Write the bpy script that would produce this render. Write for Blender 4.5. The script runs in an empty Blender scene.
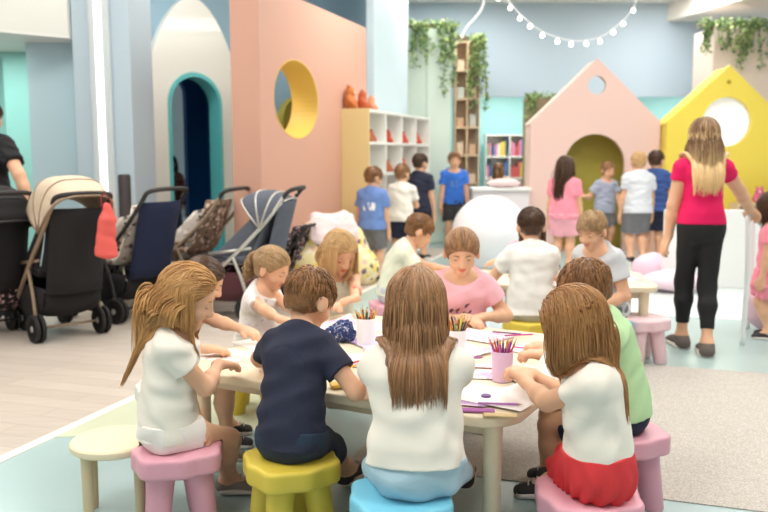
import bpy, bmesh, math, random
import numpy as np
from mathutils import Vector, Matrix
from mathutils.geometry import tessellate_polygon
rng = np.random.default_rng(7); random.seed(7)
SC = bpy.context.scene; COL = SC.collection
pi = math.pi
# ---------------------------------------------------------------- camera
FPX, CAMH = 820.0, 1.35
PITCH = math.atan(101.0/FPX)
cam = bpy.data.cameras.new('camera'); camo = bpy.data.objects.new('camera', cam); COL.objects.link(camo)
cam.sensor_width = 36; cam.lens = FPX*36/768
camo.location = (0, 0, CAMH); camo.rotation_euler = (pi/2-PITCH, 0, 0)
cam.dof.use_dof = True; cam.dof.focus_distance = 2.9; cam.dof.aperture_fstop = 2.7
SC.camera = camo
def ray(u, v):
    a = (u-384)/FPX; b = (v-256)/FPX; c, s = math.cos(PITCH), math.sin(PITCH)
    return np.array([a, c-b*s, -s-b*c])
def atz(u, v, z=0.0):
    d = ray(u, v); t = (z-CAMH)/d[2]; return np.array([d[0]*t, d[1]*t, z])
def aty(u, v, y):
    d = ray(u, v); t = y/d[1]; return np.array([d[0]*t, y, CAMH+d[2]*t])
# ---------------------------------------------------------------- materials
def lin(c):
    return tuple(((x/255)/12.92 if x/255 <= .04045 else ((x/255+.055)/1.055)**2.4) for x in c)
MATS = {}
def mat(name, rgb, rough=.6, noise=0.0, nscale=30, bump=0.0, bscale=200, spec=.4, metal=0, sss=0, emit=None, estr=0, coat=0, sheen=0, rgb2=None, trans=0):
    if name in MATS: return MATS[name]
    m = bpy.data.materials.new(name); m.use_nodes = True; nt = m.node_tree; b = nt.nodes['Principled BSDF']
    c = lin(rgb)+(1,)
    b.inputs['Base Color'].default_value = c; b.inputs['Roughness'].default_value = rough
    b.inputs['Specular IOR Level'].default_value = spec; b.inputs['Metallic'].default_value = metal
    if sss:
        b.inputs['Subsurface Weight'].default_value = sss; b.inputs['Subsurface Radius'].default_value = (.01, .004, .002); b.inputs['Subsurface Scale'].default_value = .6
    if coat: b.inputs['Coat Weight'].default_value = coat
    if sheen: b.inputs['Sheen Weight'].default_value = sheen
    if trans: b.inputs['Transmission Weight'].default_value = trans
    if emit: b.inputs['Emission Color'].default_value = lin(emit)+(1,); b.inputs['Emission Strength'].default_value = estr
    if noise or bump or rgb2:
        tc = nt.nodes.new('ShaderNodeTexCoord')
    if noise or rgb2:
        n = nt.nodes.new('ShaderNodeTexNoise'); n.inputs['Scale'].default_value = nscale; n.inputs['Detail'].default_value = 4
        nt.links.new(tc.outputs['Object'], n.inputs['Vector'])
        mx = nt.nodes.new('ShaderNodeMix'); mx.data_type = 'RGBA'
        c2 = (lin(rgb2)+(1,)) if rgb2 else tuple(max(0, x*(1-noise)) for x in c[:3])+(1,)
        mx.inputs[6].default_value = c; mx.inputs[7].default_value = c2
        r = nt.nodes.new('ShaderNodeMapRange'); r.inputs[1].default_value = .35; r.inputs[2].default_value = .65
        nt.links.new(n.outputs['Fac'], r.inputs[0]); nt.links.new(r.outputs[0], mx.inputs[0]); nt.links.new(mx.outputs[2], b.inputs['Base Color'])
    if bump:
        n2 = nt.nodes.new('ShaderNodeTexNoise'); n2.inputs['Scale'].default_value = bscale; n2.inputs['Detail'].default_value = 3
        nt.links.new(tc.outputs['Object'], n2.inputs['Vector'])
        bp = nt.nodes.new('ShaderNodeBump'); bp.inputs['Strength'].default_value = bump; bp.inputs['Distance'].default_value = .004
        nt.links.new(n2.outputs['Fac'], bp.inputs['Height']); nt.links.new(bp.outputs[0], b.inputs['Normal'])
    MATS[name] = m; return m
def patt(name, base, spots, scale=30, thr=.45, rough=.85, rnd=1.0):
    """fabric with scattered blotches of several colours (a print)"""
    if name in MATS: return MATS[name]
    m = mat(name, base, rough, bump=.2, bscale=300); nt = m.node_tree; b = nt.nodes['Principled BSDF']
    tc = nt.nodes.new('ShaderNodeTexCoord'); v = nt.nodes.new('ShaderNodeTexVoronoi'); v.inputs['Scale'].default_value = scale; v.inputs['Randomness'].default_value = rnd
    ns = nt.nodes.new('ShaderNodeTexNoise'); ns.inputs['Scale'].default_value = scale*1.3
    ad = nt.nodes.new('ShaderNodeMix'); ad.data_type = 'RGBA'; ad.inputs[0].default_value = .06
    nt.links.new(tc.outputs['Object'], ns.inputs['Vector']); nt.links.new(tc.outputs['Object'], ad.inputs[6]); nt.links.new(ns.outputs['Color'], ad.inputs[7]); nt.links.new(ad.outputs[2], v.inputs['Vector'])
    lt = nt.nodes.new('ShaderNodeMath'); lt.operation = 'LESS_THAN'; lt.inputs[1].default_value = thr
    nt.links.new(v.outputs['Distance'], lt.inputs[0])
    sp = nt.nodes.new('ShaderNodeSeparateColor'); nt.links.new(v.outputs['Color'], sp.inputs[0])
    rp = nt.nodes.new('ShaderNodeValToRGB'); rp.color_ramp.interpolation = 'CONSTANT'; nt.links.new(sp.outputs[0], rp.inputs[0])
    el = rp.color_ramp.elements
    while len(el) < len(spots): el.new(.5)
    for i, cc in enumerate(spots): el[i].position = i/len(spots); el[i].color = lin(cc)+(1,)
    mx = nt.nodes.new('ShaderNodeMix'); mx.data_type = 'RGBA'; mx.inputs[6].default_value = lin(base)+(1,)
    nt.links.new(lt.outputs[0], mx.inputs[0]); nt.links.new(rp.outputs[0], mx.inputs[7]); nt.links.new(mx.outputs[2], b.inputs['Base Color'])
    return m
def hairmat(name, dark, light):
    if name in MATS: return MATS[name]
    m = bpy.data.materials.new(name); m.use_nodes = True; nt = m.node_tree; b = nt.nodes['Principled BSDF']
    a = nt.nodes.new('ShaderNodeAttribute'); a.attribute_name = 'tone'
    r = nt.nodes.new('ShaderNodeMix'); r.data_type = 'RGBA'; r.inputs[6].default_value = lin(dark)+(1,); r.inputs[7].default_value = lin(light)+(1,)
    nt.links.new(a.outputs['Fac'], r.inputs[0]); nt.links.new(r.outputs[2], b.inputs['Base Color'])
    b.inputs['Roughness'].default_value = .38; b.inputs['Specular IOR Level'].default_value = .45
    MATS[name] = m; return m
# ---------------------------------------------------------------- objects
def mk(name, v, f, m=None, parent=None, smooth=True, loc=None, matidx=None, tone=None):
    me = bpy.data.meshes.new(name)
    v = np.asarray(v, dtype=np.float32)
    if isinstance(f, np.ndarray) and f.ndim == 2:
        nf, k = f.shape
        me.vertices.add(len(v)); me.vertices.foreach_set('co', v.ravel())
        me.loops.add(nf*k); me.loops.foreach_set('vertex_index', f.astype(np.int32).ravel())
        me.polygons.add(nf); me.polygons.foreach_set('loop_start', np.arange(0, nf*k, k, dtype=np.int32))
        me.update(calc_edges=True)
    else:
        me.from_pydata([tuple(map(float, x)) for x in v], [], [list(map(int, q)) for q in f]); me.update()
    me.validate()
    if smooth: me.polygons.foreach_set('use_smooth', np.ones(len(me.polygons), dtype=bool))
    for mm in (m if isinstance(m, (list, tuple)) else [m]):
        if mm: me.materials.append(mm)
    if matidx is not None and len(matidx) == len(me.polygons): me.polygons.foreach_set('material_index', np.asarray(matidx, dtype=np.int32))
    if tone is not None:
        at = me.attributes.new('tone', 'FLOAT', 'POINT'); at.data.foreach_set('value', np.asarray(tone, dtype=np.float32))
    o = bpy.data.objects.new(name, me); COL.objects.link(o)
    if parent: o.parent = parent
    if loc is not None: o.location = loc
    return o
def tag(o, label=None, cat=None, group=None, kind=None):
    if label: o['label'] = label
    if cat: o['category'] = cat
    if group: o['group'] = group
    if kind: o['kind'] = kind
    return o
def empty(name, loc=(0, 0, 0), rz=0, label=None, cat=None, group=None):
    o = bpy.data.objects.new(name, None); COL.objects.link(o); o.location = loc; o.rotation_euler = (0, 0, rz); o.empty_display_size = .1
    return tag(o, label, cat, group)
def copy_tree(o, parent=None):
    c = o.copy(); COL.objects.link(c)
    if parent: c.parent = parent
    for ch in list(o.children): copy_tree(ch, c)
    return c
class MB:
    """mesh collector: several shapes of ONE part"""
    def __init__(s): s.v = []; s.f = []; s.n = 0
    def add(s, v, f):
        v = np.asarray(v, float); s.v.append(v); s.f += [[int(i)+s.n for i in q] for q in f]; s.n += len(v); return s
    def box(s, c, d, rz=0, bev=0.0):
        bm = bmesh.new(); bmesh.ops.create_cube(bm, size=1)
        for w in bm.verts: w.co = Vector((w.co.x*d[0], w.co.y*d[1], w.co.z*d[2]))
        if bev: bmesh.ops.bevel(bm, geom=bm.edges[:], offset=bev, segments=2, affect='EDGES', profile=.5)
        bm.verts.index_update(); R = Matrix.Rotation(rz, 3, 'Z')
        s.add([tuple((R @ w.co)+Vector(c)) for w in bm.verts], [[w.index for w in f.verts] for f in bm.faces]); bm.free(); return s
    def lathe(s, prof, c=(0, 0, 0), n=24, M=None):
        v = []; f = []; k = len(prof)
        for i in range(n):
            a = 2*pi*i/n
            for r, z in prof: v.append((r*math.cos(a), r*math.sin(a), z))
        for i in range(n):
            j = (i+1) % n
            for q in range(k-1): f.append((i*k+q, j*k+q, j*k+q+1, i*k+q+1))
        if prof[0][0] > 1e-6: f.append([i*k for i in range(n)][::-1])
        if prof[-1][0] > 1e-6: f.append([i*k+k-1 for i in range(n)])
        v = np.array(v)
        if M is not None: v = v @ np.array(M).T
        return s.add(v+np.array(c), f)
    def tube(s, pts, r, n=8, spline=True, sub=6):
        P = [np.array(p, float) for p in pts]
        R = list(r) if hasattr(r, '__len__') else [r]*len(P)
        if spline and len(P) > 2:
            Q = []; RR = []
            for i in range(len(P)-1):
                p0 = P[max(0, i-1)]; p1 = P[i]; p2 = P[i+1]; p3 = P[min(len(P)-1, i+2)]
                for k in range(sub):
                    t = k/sub
                    Q.append(.5*((2*p1)+(-p0+p2)*t+(2*p0-5*p1+4*p2-p3)*t*t+(-p0+3*p1-3*p2+p3)*t**3)); RR.append(R[i]+(R[i+1]-R[i])*t)
            Q.append(P[-1]); RR.append(R[-1]); P = Q; R = RR
        v = []; f = []; up = np.array([0, 0, 1.]); N = len(P); u = None
        for i in range(N):
            d = P[min(i+1, N-1)]-P[max(i-1, 0)]; d = d/(np.linalg.norm(d)+1e-9)
            if u is None:
                u = np.cross(d, up)
                if np.linalg.norm(u) < .05: u = np.cross(d, [1, 0, 0])
            u = u-d*np.dot(u, d); u /= np.linalg.norm(u)+1e-9; w = np.cross(d, u)
            for k in range(n):
                a = 2*pi*k/n; v.append(P[i]+R[i]*(math.cos(a)*u+math.sin(a)*w))
        for i in range(N-1):
            for k in range(n):
                j = (k+1) % n; f.append((i*n+k, i*n+j, (i+1)*n+j, (i+1)*n+k))
        f.append(list(range(n))[::-1]); f.append([(N-1)*n+k for k in range(n)])
        return s.add(v, f)
    def sphere(s, c, r, n=16, m=10, rr=None):
        prof = [(max(1e-7, r*math.sin(pi*i/m)), -r*math.cos(pi*i/m)) for i in range(m+1)]
        v = []; f = []
        for i in range(n):
            a = 2*pi*i/n
            for q, z in prof: v.append((q*math.cos(a), q*math.sin(a), z))
        for i in range(n):
            j = (i+1) % n
            for q in range(m): f.append((i*(m+1)+q, j*(m+1)+q, j*(m+1)+q+1, i*(m+1)+q+1))
        v = np.array(v)
        if rr is not None: v = v*np.array(rr)
        return s.add(v+np.array(c), f)
    def plate(s, outer, holes, y0, y1):
        """outline in x-z extruded along y from y0 to y1, with holes"""
        loops = [outer]+list(holes)
        pts = [p for l in loops for p in l]; n = len(pts)
        tri = tessellate_polygon([[Vector((x, z, 0)) for x, z in l] for l in loops])
        v = [(x, y0, z) for x, z in pts]+[(x, y1, z) for x, z in pts]
        f = []
        for t in tri:
            (ax, az), (bx, bz), (cx, cz) = pts[t[0]], pts[t[1]], pts[t[2]]
            ar = (bx-ax)*(cz-az)-(bz-az)*(cx-ax)
            t = list(t) if ar > 0 else list(t)[::-1]
            f.append(t); f.append([i+n for i in t[::-1]])
        o = 0
        for li, l in enumerate(loops):
            k = len(l); A = sum(l[i][0]*l[(i+1) % k][1]-l[(i+1) % k][0]*l[i][1] for i in range(k))
            flip = (A > 0) == (li == 0)
            for i in range(k):
                j = (i+1) % k; q = [o+i, o+j, o+j+n, o+i+n]
                f.append(q[::-1] if flip else q)
            o += k
        return s.add(v, f)
    def xf(s, M, t=(0, 0, 0)):
        M = np.array(M); s.v = [a @ M.T+np.array(t) for a in s.v]; return s
    def build(s, name, m, parent=None, smooth=False, loc=None, rz=None):
        o = mk(name, np.concatenate(s.v), s.f, m, parent, smooth, loc)
        if smooth == 'auto':
            me = o.data; me.polygons.foreach_set('use_smooth', np.ones(len(me.polygons), dtype=bool))
            me.set_sharp_from_angle(angle=math.radians(35))
        if rz is not None: o.rotation_euler = (0, 0, rz)
        return o
def struct(name, mb, m, smooth=False, **k):
    return tag(mb.build(name, m, smooth=smooth, **k), kind='structure')
# ---------------------------------------------------------------- signed distance modelling
def nrm(v): v = np.asarray(v, float); return v/(np.linalg.norm(v)+1e-12)
class Seg:
    def __init__(s, p0, p1, r0, r1=None, side=(1, 0, 0), k=60., cut=None):
        s.p0 = np.array(p0, float); s.p1 = np.array(p1, float)
        if r1 is None: r1 = r0
        s.r0 = np.array(r0 if hasattr(r0, '__len__') else (r0, r0), float); s.r1 = np.array(r1 if hasattr(r1, '__len__') else (r1, r1), float)
        d = s.p1-s.p0; L = np.linalg.norm(d)
        s.w = d/L if L > 1e-6 else np.array([0, 0, 1.])
        u = np.array(side, float); u = u-s.w*np.dot(u, s.w)
        if np.linalg.norm(u) < 1e-4: u = np.cross(s.w, [0, 1, .1])
        s.u = nrm(u); s.v = np.cross(s.w, s.u); s.L = L; s.k = k; s.cut = cut
    def infl(s, a, k=None, cut=None):
        return Seg(s.p0, s.p1, s.r0+a, s.r1+a, s.u, k or s.k, cut)
    def d(s, x, y, z):
        x = x-s.p0[0]; y = y-s.p0[1]; z = z-s.p0[2]
        h = x*s.w[0]+y*s.w[1]+z*s.w[2]
        hc = np.clip(h, 0, s.L); t = hc/s.L if s.L > 1e-6 else 0*h
        qw = h-hc
        qu = x*s.u[0]+y*s.u[1]+z*s.u[2]; qv = x*s.v[0]+y*s.v[1]+z*s.v[2]
        a = s.r0[0]+(s.r1[0]-s.r0[0])*t; b = s.r0[1]+(s.r1[1]-s.r0[1])*t; c = np.minimum(a, b)
        qu = qu/a; qv = qv/b; qw = qw/c
        k0 = np.sqrt(qu*qu+qv*qv+qw*qw)+1e-6
        k1 = np.sqrt((qu/a)**2+(qv/b)**2+(qw/c)**2)+1e-4
        r = k0*(k0-1)/k1
        r = np.maximum(r, -np.minimum(a, b))
        if s.cut is not None:
            for (n, c0) in s.cut:
                r = np.maximum(r, (x+s.p0[0]-c0[0])*n[0]+(y+s.p0[1]-c0[1])*n[1]+(z+s.p0[2]-c0[2])*n[2])
        return r
    def mx(s): return max(s.r0.max(), s.r1.max())
def ell(c, r, axes=None, k=60.):
    """ellipsoid as three radii along axes (rows x,y,z)"""
    e = Ell.__new__(Ell); e.c = np.array(c, float); e.r = np.array(r, float); e.A = np.eye(3) if axes is None else np.array(axes, float); e.k = k
    e.p0 = e.p1 = e.c; return e
class Ell:
    def infl(s, a, k=None, cut=None): return ell(s.c, s.r+a, s.A, k or s.k)
    def mx(s): return s.r.max()
    def d(s, x, y, z):
        x = x-s.c[0]; y = y-s.c[1]; z = z-s.c[2]; A = s.A
        q = [(x*A[i][0]+y*A[i][1]+z*A[i][2])/s.r[i] for i in range(3)]
        k0 = np.sqrt(q[0]**2+q[1]**2+q[2]**2)+1e-6
        k1 = np.sqrt((q[0]/s.r[0])**2+(q[1]/s.r[1])**2+(q[2]/s.r[2])**2)+1e-4
        return np.maximum(k0*(k0-1)/k1, -s.r.min())
def sdmin(prims, P, infl=0.0):
    D = np.full(len(P), 9.)
    for p in prims: D = np.minimum(D, p.d(P[:, 0], P[:, 1], P[:, 2]))
    return D-infl
def nets(D, org, h):
    S = D < 0
    nx, ny, nz = D.shape
    cnt = np.zeros((nx-1, ny-1, nz-1), np.int8); offs = [(i, j, k) for i in (0, 1) for j in (0, 1) for k in (0, 1)]
    for i, j, k in offs: cnt += S[i:nx-1+i, j:ny-1+j, k:nz-1+k]
    act = np.argwhere((cnt > 0) & (cnt < 8))
    if len(act) == 0: return np.zeros((0, 3)), np.zeros((0, 4), int)
    idx = np.full(cnt.shape, -1, np.int32); idx[act[:, 0], act[:, 1], act[:, 2]] = np.arange(len(act))
    V = {o: D[act[:, 0]+o[0], act[:, 1]+o[1], act[:, 2]+o[2]] for o in offs}
    acc = np.zeros((len(act), 3)); n = np.zeros(len(act))
    for o in offs:
        for ax in range(3):
            if o[ax] == 0:
                o2 = tuple(1 if q == ax else o[q] for q in range(3)); a, b = V[o], V[o2]
                m = (a < 0) != (b < 0); t = np.where(m, a/(a-b+1e-12), 0)
                p = np.tile(np.array(o, float), (len(act), 1)); p[:, ax] = t
                acc[m] += p[m]; n[m] += 1
    verts = (act+acc/n[:, None])*h+org
    F = []
    for ax in range(3):
        sl = [slice(None)]*3; sl2 = [slice(None)]*3; sl[ax] = slice(0, D.shape[ax]-1); sl2[ax] = slice(1, D.shape[ax])
        a = S[tuple(sl)]; b = S[tuple(sl2)]; e = np.argwhere(a != b)
        o1, o2 = [(1, 2), (2, 0), (0, 1)][ax]
        ok = (e[:, o1] > 0) & (e[:, o2] > 0) & (e[:, o1] < D.shape[o1]-1) & (e[:, o2] < D.shape[o2]-1); e = e[ok]
        def g(d1, d2):
            q = e.copy(); q[:, o1] += d1; q[:, o2] += d2; return idx[q[:, 0], q[:, 1], q[:, 2]]
        Q = np.stack([g(-1, -1), g(0, -1), g(0, 0), g(-1, 0)], 1)
        s = S[e[:, 0], e[:, 1], e[:, 2]]
        Q[~s] = Q[~s][:, ::-1]; F.append(Q)
    F = np.concatenate(F); F = F[(F >= 0).all(1)]
    return verts, F
def solid(prims, h, ops=(), blend=None, margin=.045):
    """smooth union of prims -> quad mesh. ops: functions (P, d) -> d applied near and inside the surface"""
    lo = np.min([np.minimum(p.p0, p.p1)-p.mx() for p in prims], 0)-.012-2*h; hi = np.max([np.maximum(p.p0, p.p1)+p.mx() for p in prims], 0)+.012+2*h
    n = np.ceil((hi-lo)/h).astype(int)+1
    F = {}
    ax = [(lo[i]+h*np.arange(n[i])).astype(np.float32) for i in range(3)]
    for p in prims:
        if p.k not in F: F[p.k] = np.zeros(n, np.float32)
        a = np.minimum(p.p0, p.p1)-p.mx()-margin; b = np.maximum(p.p0, p.p1)+p.mx()+margin
        i0 = np.maximum(0, np.floor((a-lo)/h).astype(int)); i1 = np.minimum(n, np.ceil((b-lo)/h).astype(int)+1)
        w = tuple(slice(i0[q], i1[q]) for q in range(3))
        d = p.d(ax[0][w[0]][:, None, None], ax[1][w[1]][None, :, None], ax[2][w[2]][None, None, :])
        F[p.k][w] += np.exp(np.clip(-p.k*d, -60, 60)).astype(np.float32)
    tot = None
    for k, G in F.items():
        D = np.where(G > 1e-20, -np.log(np.maximum(G, 1e-20))/k, .3)
        tot = D if tot is None else np.where(np.abs(tot-D) < .03, -np.log(np.exp(-140*tot)+np.exp(-140*D))/140, np.minimum(tot, D))
    D = tot
    if ops:
        m = np.argwhere(D < .03); P = m*h+lo
        d = D[m[:, 0], m[:, 1], m[:, 2]].astype(float)
        for op in ops: d = op(P, d)
        D[m[:, 0], m[:, 1], m[:, 2]] = d
    return nets(D, lo, h)
def op_plane(n, c):
    n = nrm(n); c = np.array(c, float)
    return lambda P, d: np.maximum(d, (P-c) @ n)
def op_cyl(c, r, z, rnd=.0):
    def f(P, d):
        q = np.hypot(P[:, 0]-c[0], P[:, 1]-c[1])-r
        return np.maximum(d, -np.maximum(q, P[:, 2]-z))
    return f
def op_box(c, hs, rz=0):
    ca, sa = math.cos(rz), math.sin(rz)
    def f(P, d):
        x = P[:, 0]-c[0]; y = P[:, 1]-c[1]; z = P[:, 2]-c[2]
        q = np.maximum(np.maximum(np.abs(ca*x+sa*y)-hs[0], np.abs(-sa*x+ca*y)-hs[1]), np.abs(z)-hs[2])
        return np.maximum(d, -q)
    return f
def op_bump(c, s, a):
    c = np.array(c, float)
    return lambda P, d: d+a*np.exp(-((P-c)**2).sum(1)/(s*s))
def op_wrinkle(amp, f=45, seed=0, squash=(1, 1, 1)):
    r = np.random.default_rng(seed)
    W = [(r.normal(size=3)*np.array(squash), r.uniform(0, 6.28), f*r.uniform(.6, 1.8)) for _ in range(7)]
    def g(P, d):
        s = 0; w0 = np.sin(P @ W[0][0]*f*.5+W[0][1])
        for v, ph, ff in W[1:]: s = s+np.sin((P @ nrm(v))*ff+ph+1.3*w0)*(f/ff)
        return d+amp*s/3
    return g
# ---------------------------------------------------------------- people
def RX(a): c, s = math.cos(a), math.sin(a); return np.array([[1, 0, 0], [0, c, -s], [0, s, c]])
def RY(a): c, s = math.cos(a), math.sin(a); return np.array([[c, 0, s], [0, 1, 0], [-s, 0, c]])
def RZ(a): c, s = math.cos(a), math.sin(a); return np.array([[c, -s, 0], [s, c, 0], [0, 0, 1]])
def ik(a, t, l1, l2, pole):
    a = np.array(a); t = np.array(t); d = t-a; L = np.linalg.norm(d); m = (l1+l2)*.999
    if L > m: t = a+d/L*m; d = t-a; L = m
    L = max(L, abs(l1-l2)+.01); w = d/np.linalg.norm(d)
    x = (l1*l1-l2*l2+L*L)/(2*L); h = math.sqrt(max(0, l1*l1-x*x))
    p = np.array(pole, float); p = p-w*np.dot(p, w); p = nrm(p)
    return a+w*x+p*h, t
def hand(prims, W, hd, pn, sgn, s, curl=.45, vs=.005):
    """palm, four unequal fingers bent at the knuckles and a thumb from the side of the palm"""
    hd = nrm(hd); pn = np.array(pn, float); pn = nrm(pn-hd*np.dot(pn, hd)); th = nrm(np.cross(hd, pn))*sgn   # th: towards the thumb
    K = 240.
    pc = W+hd*.060*s
    prims.append(Seg(W-hd*.01*s, W+hd*.018*s, (.021*s, .0155*s), (.023*s, .0125*s), th, 160.))
    prims.append(Seg(W+hd*.018*s, W+hd*.052*s, (.0245*s, .0115*s), (.029*s, .0105*s), th, 160.))
    for i, (off, ln, r) in enumerate([(.0225, .050, .0072), (.0075, .056, .0074), (-.0075, .052, .0072), (-.0215, .040, .0064)]):
        r = max(r*s, .0054); b = pc+th*off*s-hd*.012*s*(i in (0, 3)); fan = th*(off*2.6)
        d0 = nrm(hd+fan*1.2+pn*math.tan(curl*.5)); d1 = nrm(hd*math.cos(curl*1.7)+pn*math.sin(curl*1.7)+fan*.5); d2 = nrm(hd*math.cos(curl*2.6)+pn*math.sin(curl*2.6))
        a1 = b+d0*ln*.5*s; a2 = a1+d1*ln*.32*s; a3 = a2+d2*ln*.22*s
        prims.append(Seg(b-hd*.012*s, a1, r*1.1, r*1.03, th, K)); prims.append(Seg(a1, a2, r*1.03, r*.95, th, K)); prims.append(Seg(a2, a3, r*.95, r*.85, th, K))
    tb = W+hd*.016*s+th*.019*s+pn*.004*s; t1 = tb+nrm(hd*.65+th*.8+pn*.25)*.030*s; t2 = t1+nrm(hd*.9+th*.25+pn*.35)*.026*s
    r = max(.0085*s, .006)
    prims.append(Seg(tb, t1, r*1.35, r*1.05, th, K)); prims.append(Seg(t1, t2, r*1.05, r*.85, th, K))
    return pc+hd*.02*s+pn*.018*s
SKIN = {}
def skin_mats(kind):
    c = {'fair': (240, 196, 168), 'warm': (233, 182, 148), 'tan': (214, 158, 122)}[kind]
    return [mat('skin_'+kind, c, .5, sss=.12, noise=.08, nscale=14, spec=.35), mat('lips_'+kind, (c[0]-16, c[1]-62, c[2]-52), .4), mat('eye_white', (206, 196, 188), .5), mat('iris_brown', (66, 44, 30), .15)]
def person(label, base, yaw, s=1.0, hs=None, ls=None, hipz=None, seat=None, lean=8, hunch=0, side=0, twist=0, head=(10, 0, 0),
           hl=None, hr=None, pl=None, pr=None, hdl=None, hdr=None, pnl=(0, 0, -1), pnr=(0, 0, -1), curl=.45, fl=None, fr=None, kl=(0, 1, .7), kr=(0, 1, .7), footyaw=(-6, 6),
           hair=None, shirt=None, lower=None, shoes=None, skin='warm', vs=.005, world=True, adult=False, width=1.0, seatcyl=None, tl=1.0, name='person', group=None):
    hs = hs or s; ls = ls or s; yr = math.radians(yaw)
    f = np.array([math.sin(yr), math.cos(yr), 0]); r = np.array([math.cos(yr), -math.sin(yr), 0])
    base = np.array([base[0], base[1], 0.0])
    def T(w):
        if w is None: return None
        w = np.array(w, float)
        if not world: return w
        q = w-base; return np.array([q @ r, q @ f, q[2]])
    def TD(w):
        w = np.array(w, float); return np.array([w @ r, w @ f, w[2]])
    root = empty(name, base, -yr, label, 'person', group)
    standing = seat is None
    if hipz is None: hipz = (.575*ls if standing else seat+.078*s)
    P0 = np.array([0, 0, hipz]); UL = (.30 if not adult else .325)
    # spine
    S = [P0]; Tn = .335*s*tl; N = 4; u = None
    for i in range(N):
        t = (i+.5)/N; a = math.radians(lean*(.7+.5*t)+hunch*t*t); b = math.radians(side)
        u = nrm([math.sin(b), math.sin(a)*math.cos(b), math.cos(a)*math.cos(b)]); S.append(S[-1]+u*Tn/N)
    NB = S[-1]; tw = math.radians(twist)
    rc = RZ(-tw) @ np.array([1, 0, 0]); rc = nrm(rc-u*np.dot(rc, u)); fc = np.cross(u, rc)
    fem = .9 if adult else 1.0
    wd = width
    B = []; side0 = np.array([1, 0, 0])
    rad = [(.112, .080), (.096, .069), (.098, .068), (.104, .070), (.062, .050)]
    if adult: rad = [(.112, .082), (.084, .066), (.086, .068), (.096, .072), (.056, .046)]
    rad = [(a*s*wd, b*s) for a, b in rad]
    torso = []
    for i in range(N):
        sd = nrm(side0*(1-(i+1)/N)+rc*((i+1)/N))
        torso.append(Seg(S[i], S[i+1]-(u*.012*s if i == N-1 else 0), rad[i], rad[i+1], sd, 55.))
    u0 = nrm(S[1]-S[0])
    torso.insert(0, Seg(P0-u0*.02*s, P0+u0*.02*s, (.108*s*wd, .077*s), (.112*s*wd, .079*s), side0, 55.))
    SHL = NB-u*.052*s-rc*.110*s*wd; SHR = NB-u*.052*s+rc*.110*s*wd
    sh = [Seg(NB-u*.028*s, SHL+u*.006*s, .040*s, .037*s, rc, 55.), Seg(NB-u*.028*s, SHR+u*.006*s, .040*s, .037*s, rc, 55.)]
    B += torso+sh
    # head
    hp, hy, hro = [math.radians(q) for q in head]
    al = math.radians(lean*1.1+hunch)
    nd = nrm([math.sin(math.radians(side)), math.sin(al*.6+hp*.35), math.cos(al*.6+hp*.35)])
    HM = RZ(-hy-tw) @ RX(-hp) @ RY(hro)
    HO = NB+nd*(.030*s+.092*hs)+HM @ np.array([0, .012*hs, 0])
    def hl_(p): return HO+HM @ (np.array(p, float)*hs)
    HA = HM.T
    neckr = (.036 if not adult else .037)*s
    neck = Seg(NB-u*.03*s, hl_((0, -.022, -.035)), neckr*1.15, neckr, rc, 70.)
    KH = 150.
    hd = [ell(hl_((0, -.012, .028)), np.array((.0735, .091, .080))*hs, HA, KH),
          Seg(hl_((0, .026, .0)), hl_((0, .036, -.056)), (.060*hs, .054*hs), (.041*hs, .043*hs), HM[:, 0], KH),
          ell(hl_((0, .060, -.079)), np.array((.022, .018, .016))*hs, HA, 110.),
          ell(hl_((.031, .050, -.030)), np.array((.028, .026, .026))*hs, HA, KH), ell(hl_((-.031, .050, -.030)), np.array((.028, .026, .026))*hs, HA, KH),
          Seg(hl_((0, .082, .004)), hl_((0, .094, -.022)), .0062*hs, .0095*hs, HM[:, 0], 190.),
          ell(hl_((.009, .086, -.026)), np.array((.007, .008, .006))*hs, HA, 190.), ell(hl_((-.009, .086, -.026)), np.array((.007, .008, .006))*hs, HA, 190.)]
    for sg in (-1, 1):
        ax = (HM @ RZ(-sg*.35) @ RX(.15)).T
        hd.append(ell(hl_((sg*.078, -.008, -.010)), np.array((.0085, .020, .030))*hs, ax, 200.))
    B += [neck]
    # arms
    la, lf = (.195*s, .175*s) if not adult else (.185*s, .165*s)
    wrists = []; arms = []
    prims_hand = []; grips = []
    for sg, SH, tgt, pole, hdd, pn in ((-1, SHL, hl, pl, hdl, pnl), (1, SHR, hr, pr, hdr, pnr)):
        t = T(tgt) if tgt is not None else SH+np.array([sg*.05*s, .04*s, -(la+lf)*.985])
        po = TD(pole) if pole is not None else np.array([sg*.55, -.35, -1.0])
        E, W = ik(SH, t, la, lf, po)
        arms.append((SH, E, W)); k = 60.
        B.append(Seg(SH, E, .0385*s, .0305*s, rc, 60.)); B.append(Seg(E, E+(W-E)*.35, .0300*s, .0295*s, rc, 70.)); B.append(Seg(E+(W-E)*.35, W, .0295*s, (.0205*s, .0175*s), rc, 90.))
        h0 = TD(hdd) if hdd is not None else nrm(W-E)
        p_ = TD(pn) if tgt is not None else np.array([-sg, 0, 0.])
        grips.append(hand(prims_hand, W, h0, p_, -sg if False else sg, s, curl if not isinstance(curl, tuple) else curl[0 if sg < 0 else 1], vs))
        wrists.append(W)
    # legs
    l1, l2 = (.285*ls, .245*ls) if not adult else (.27*ls, .255*ls)
    legs = []
    ank = .058*ls
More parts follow.
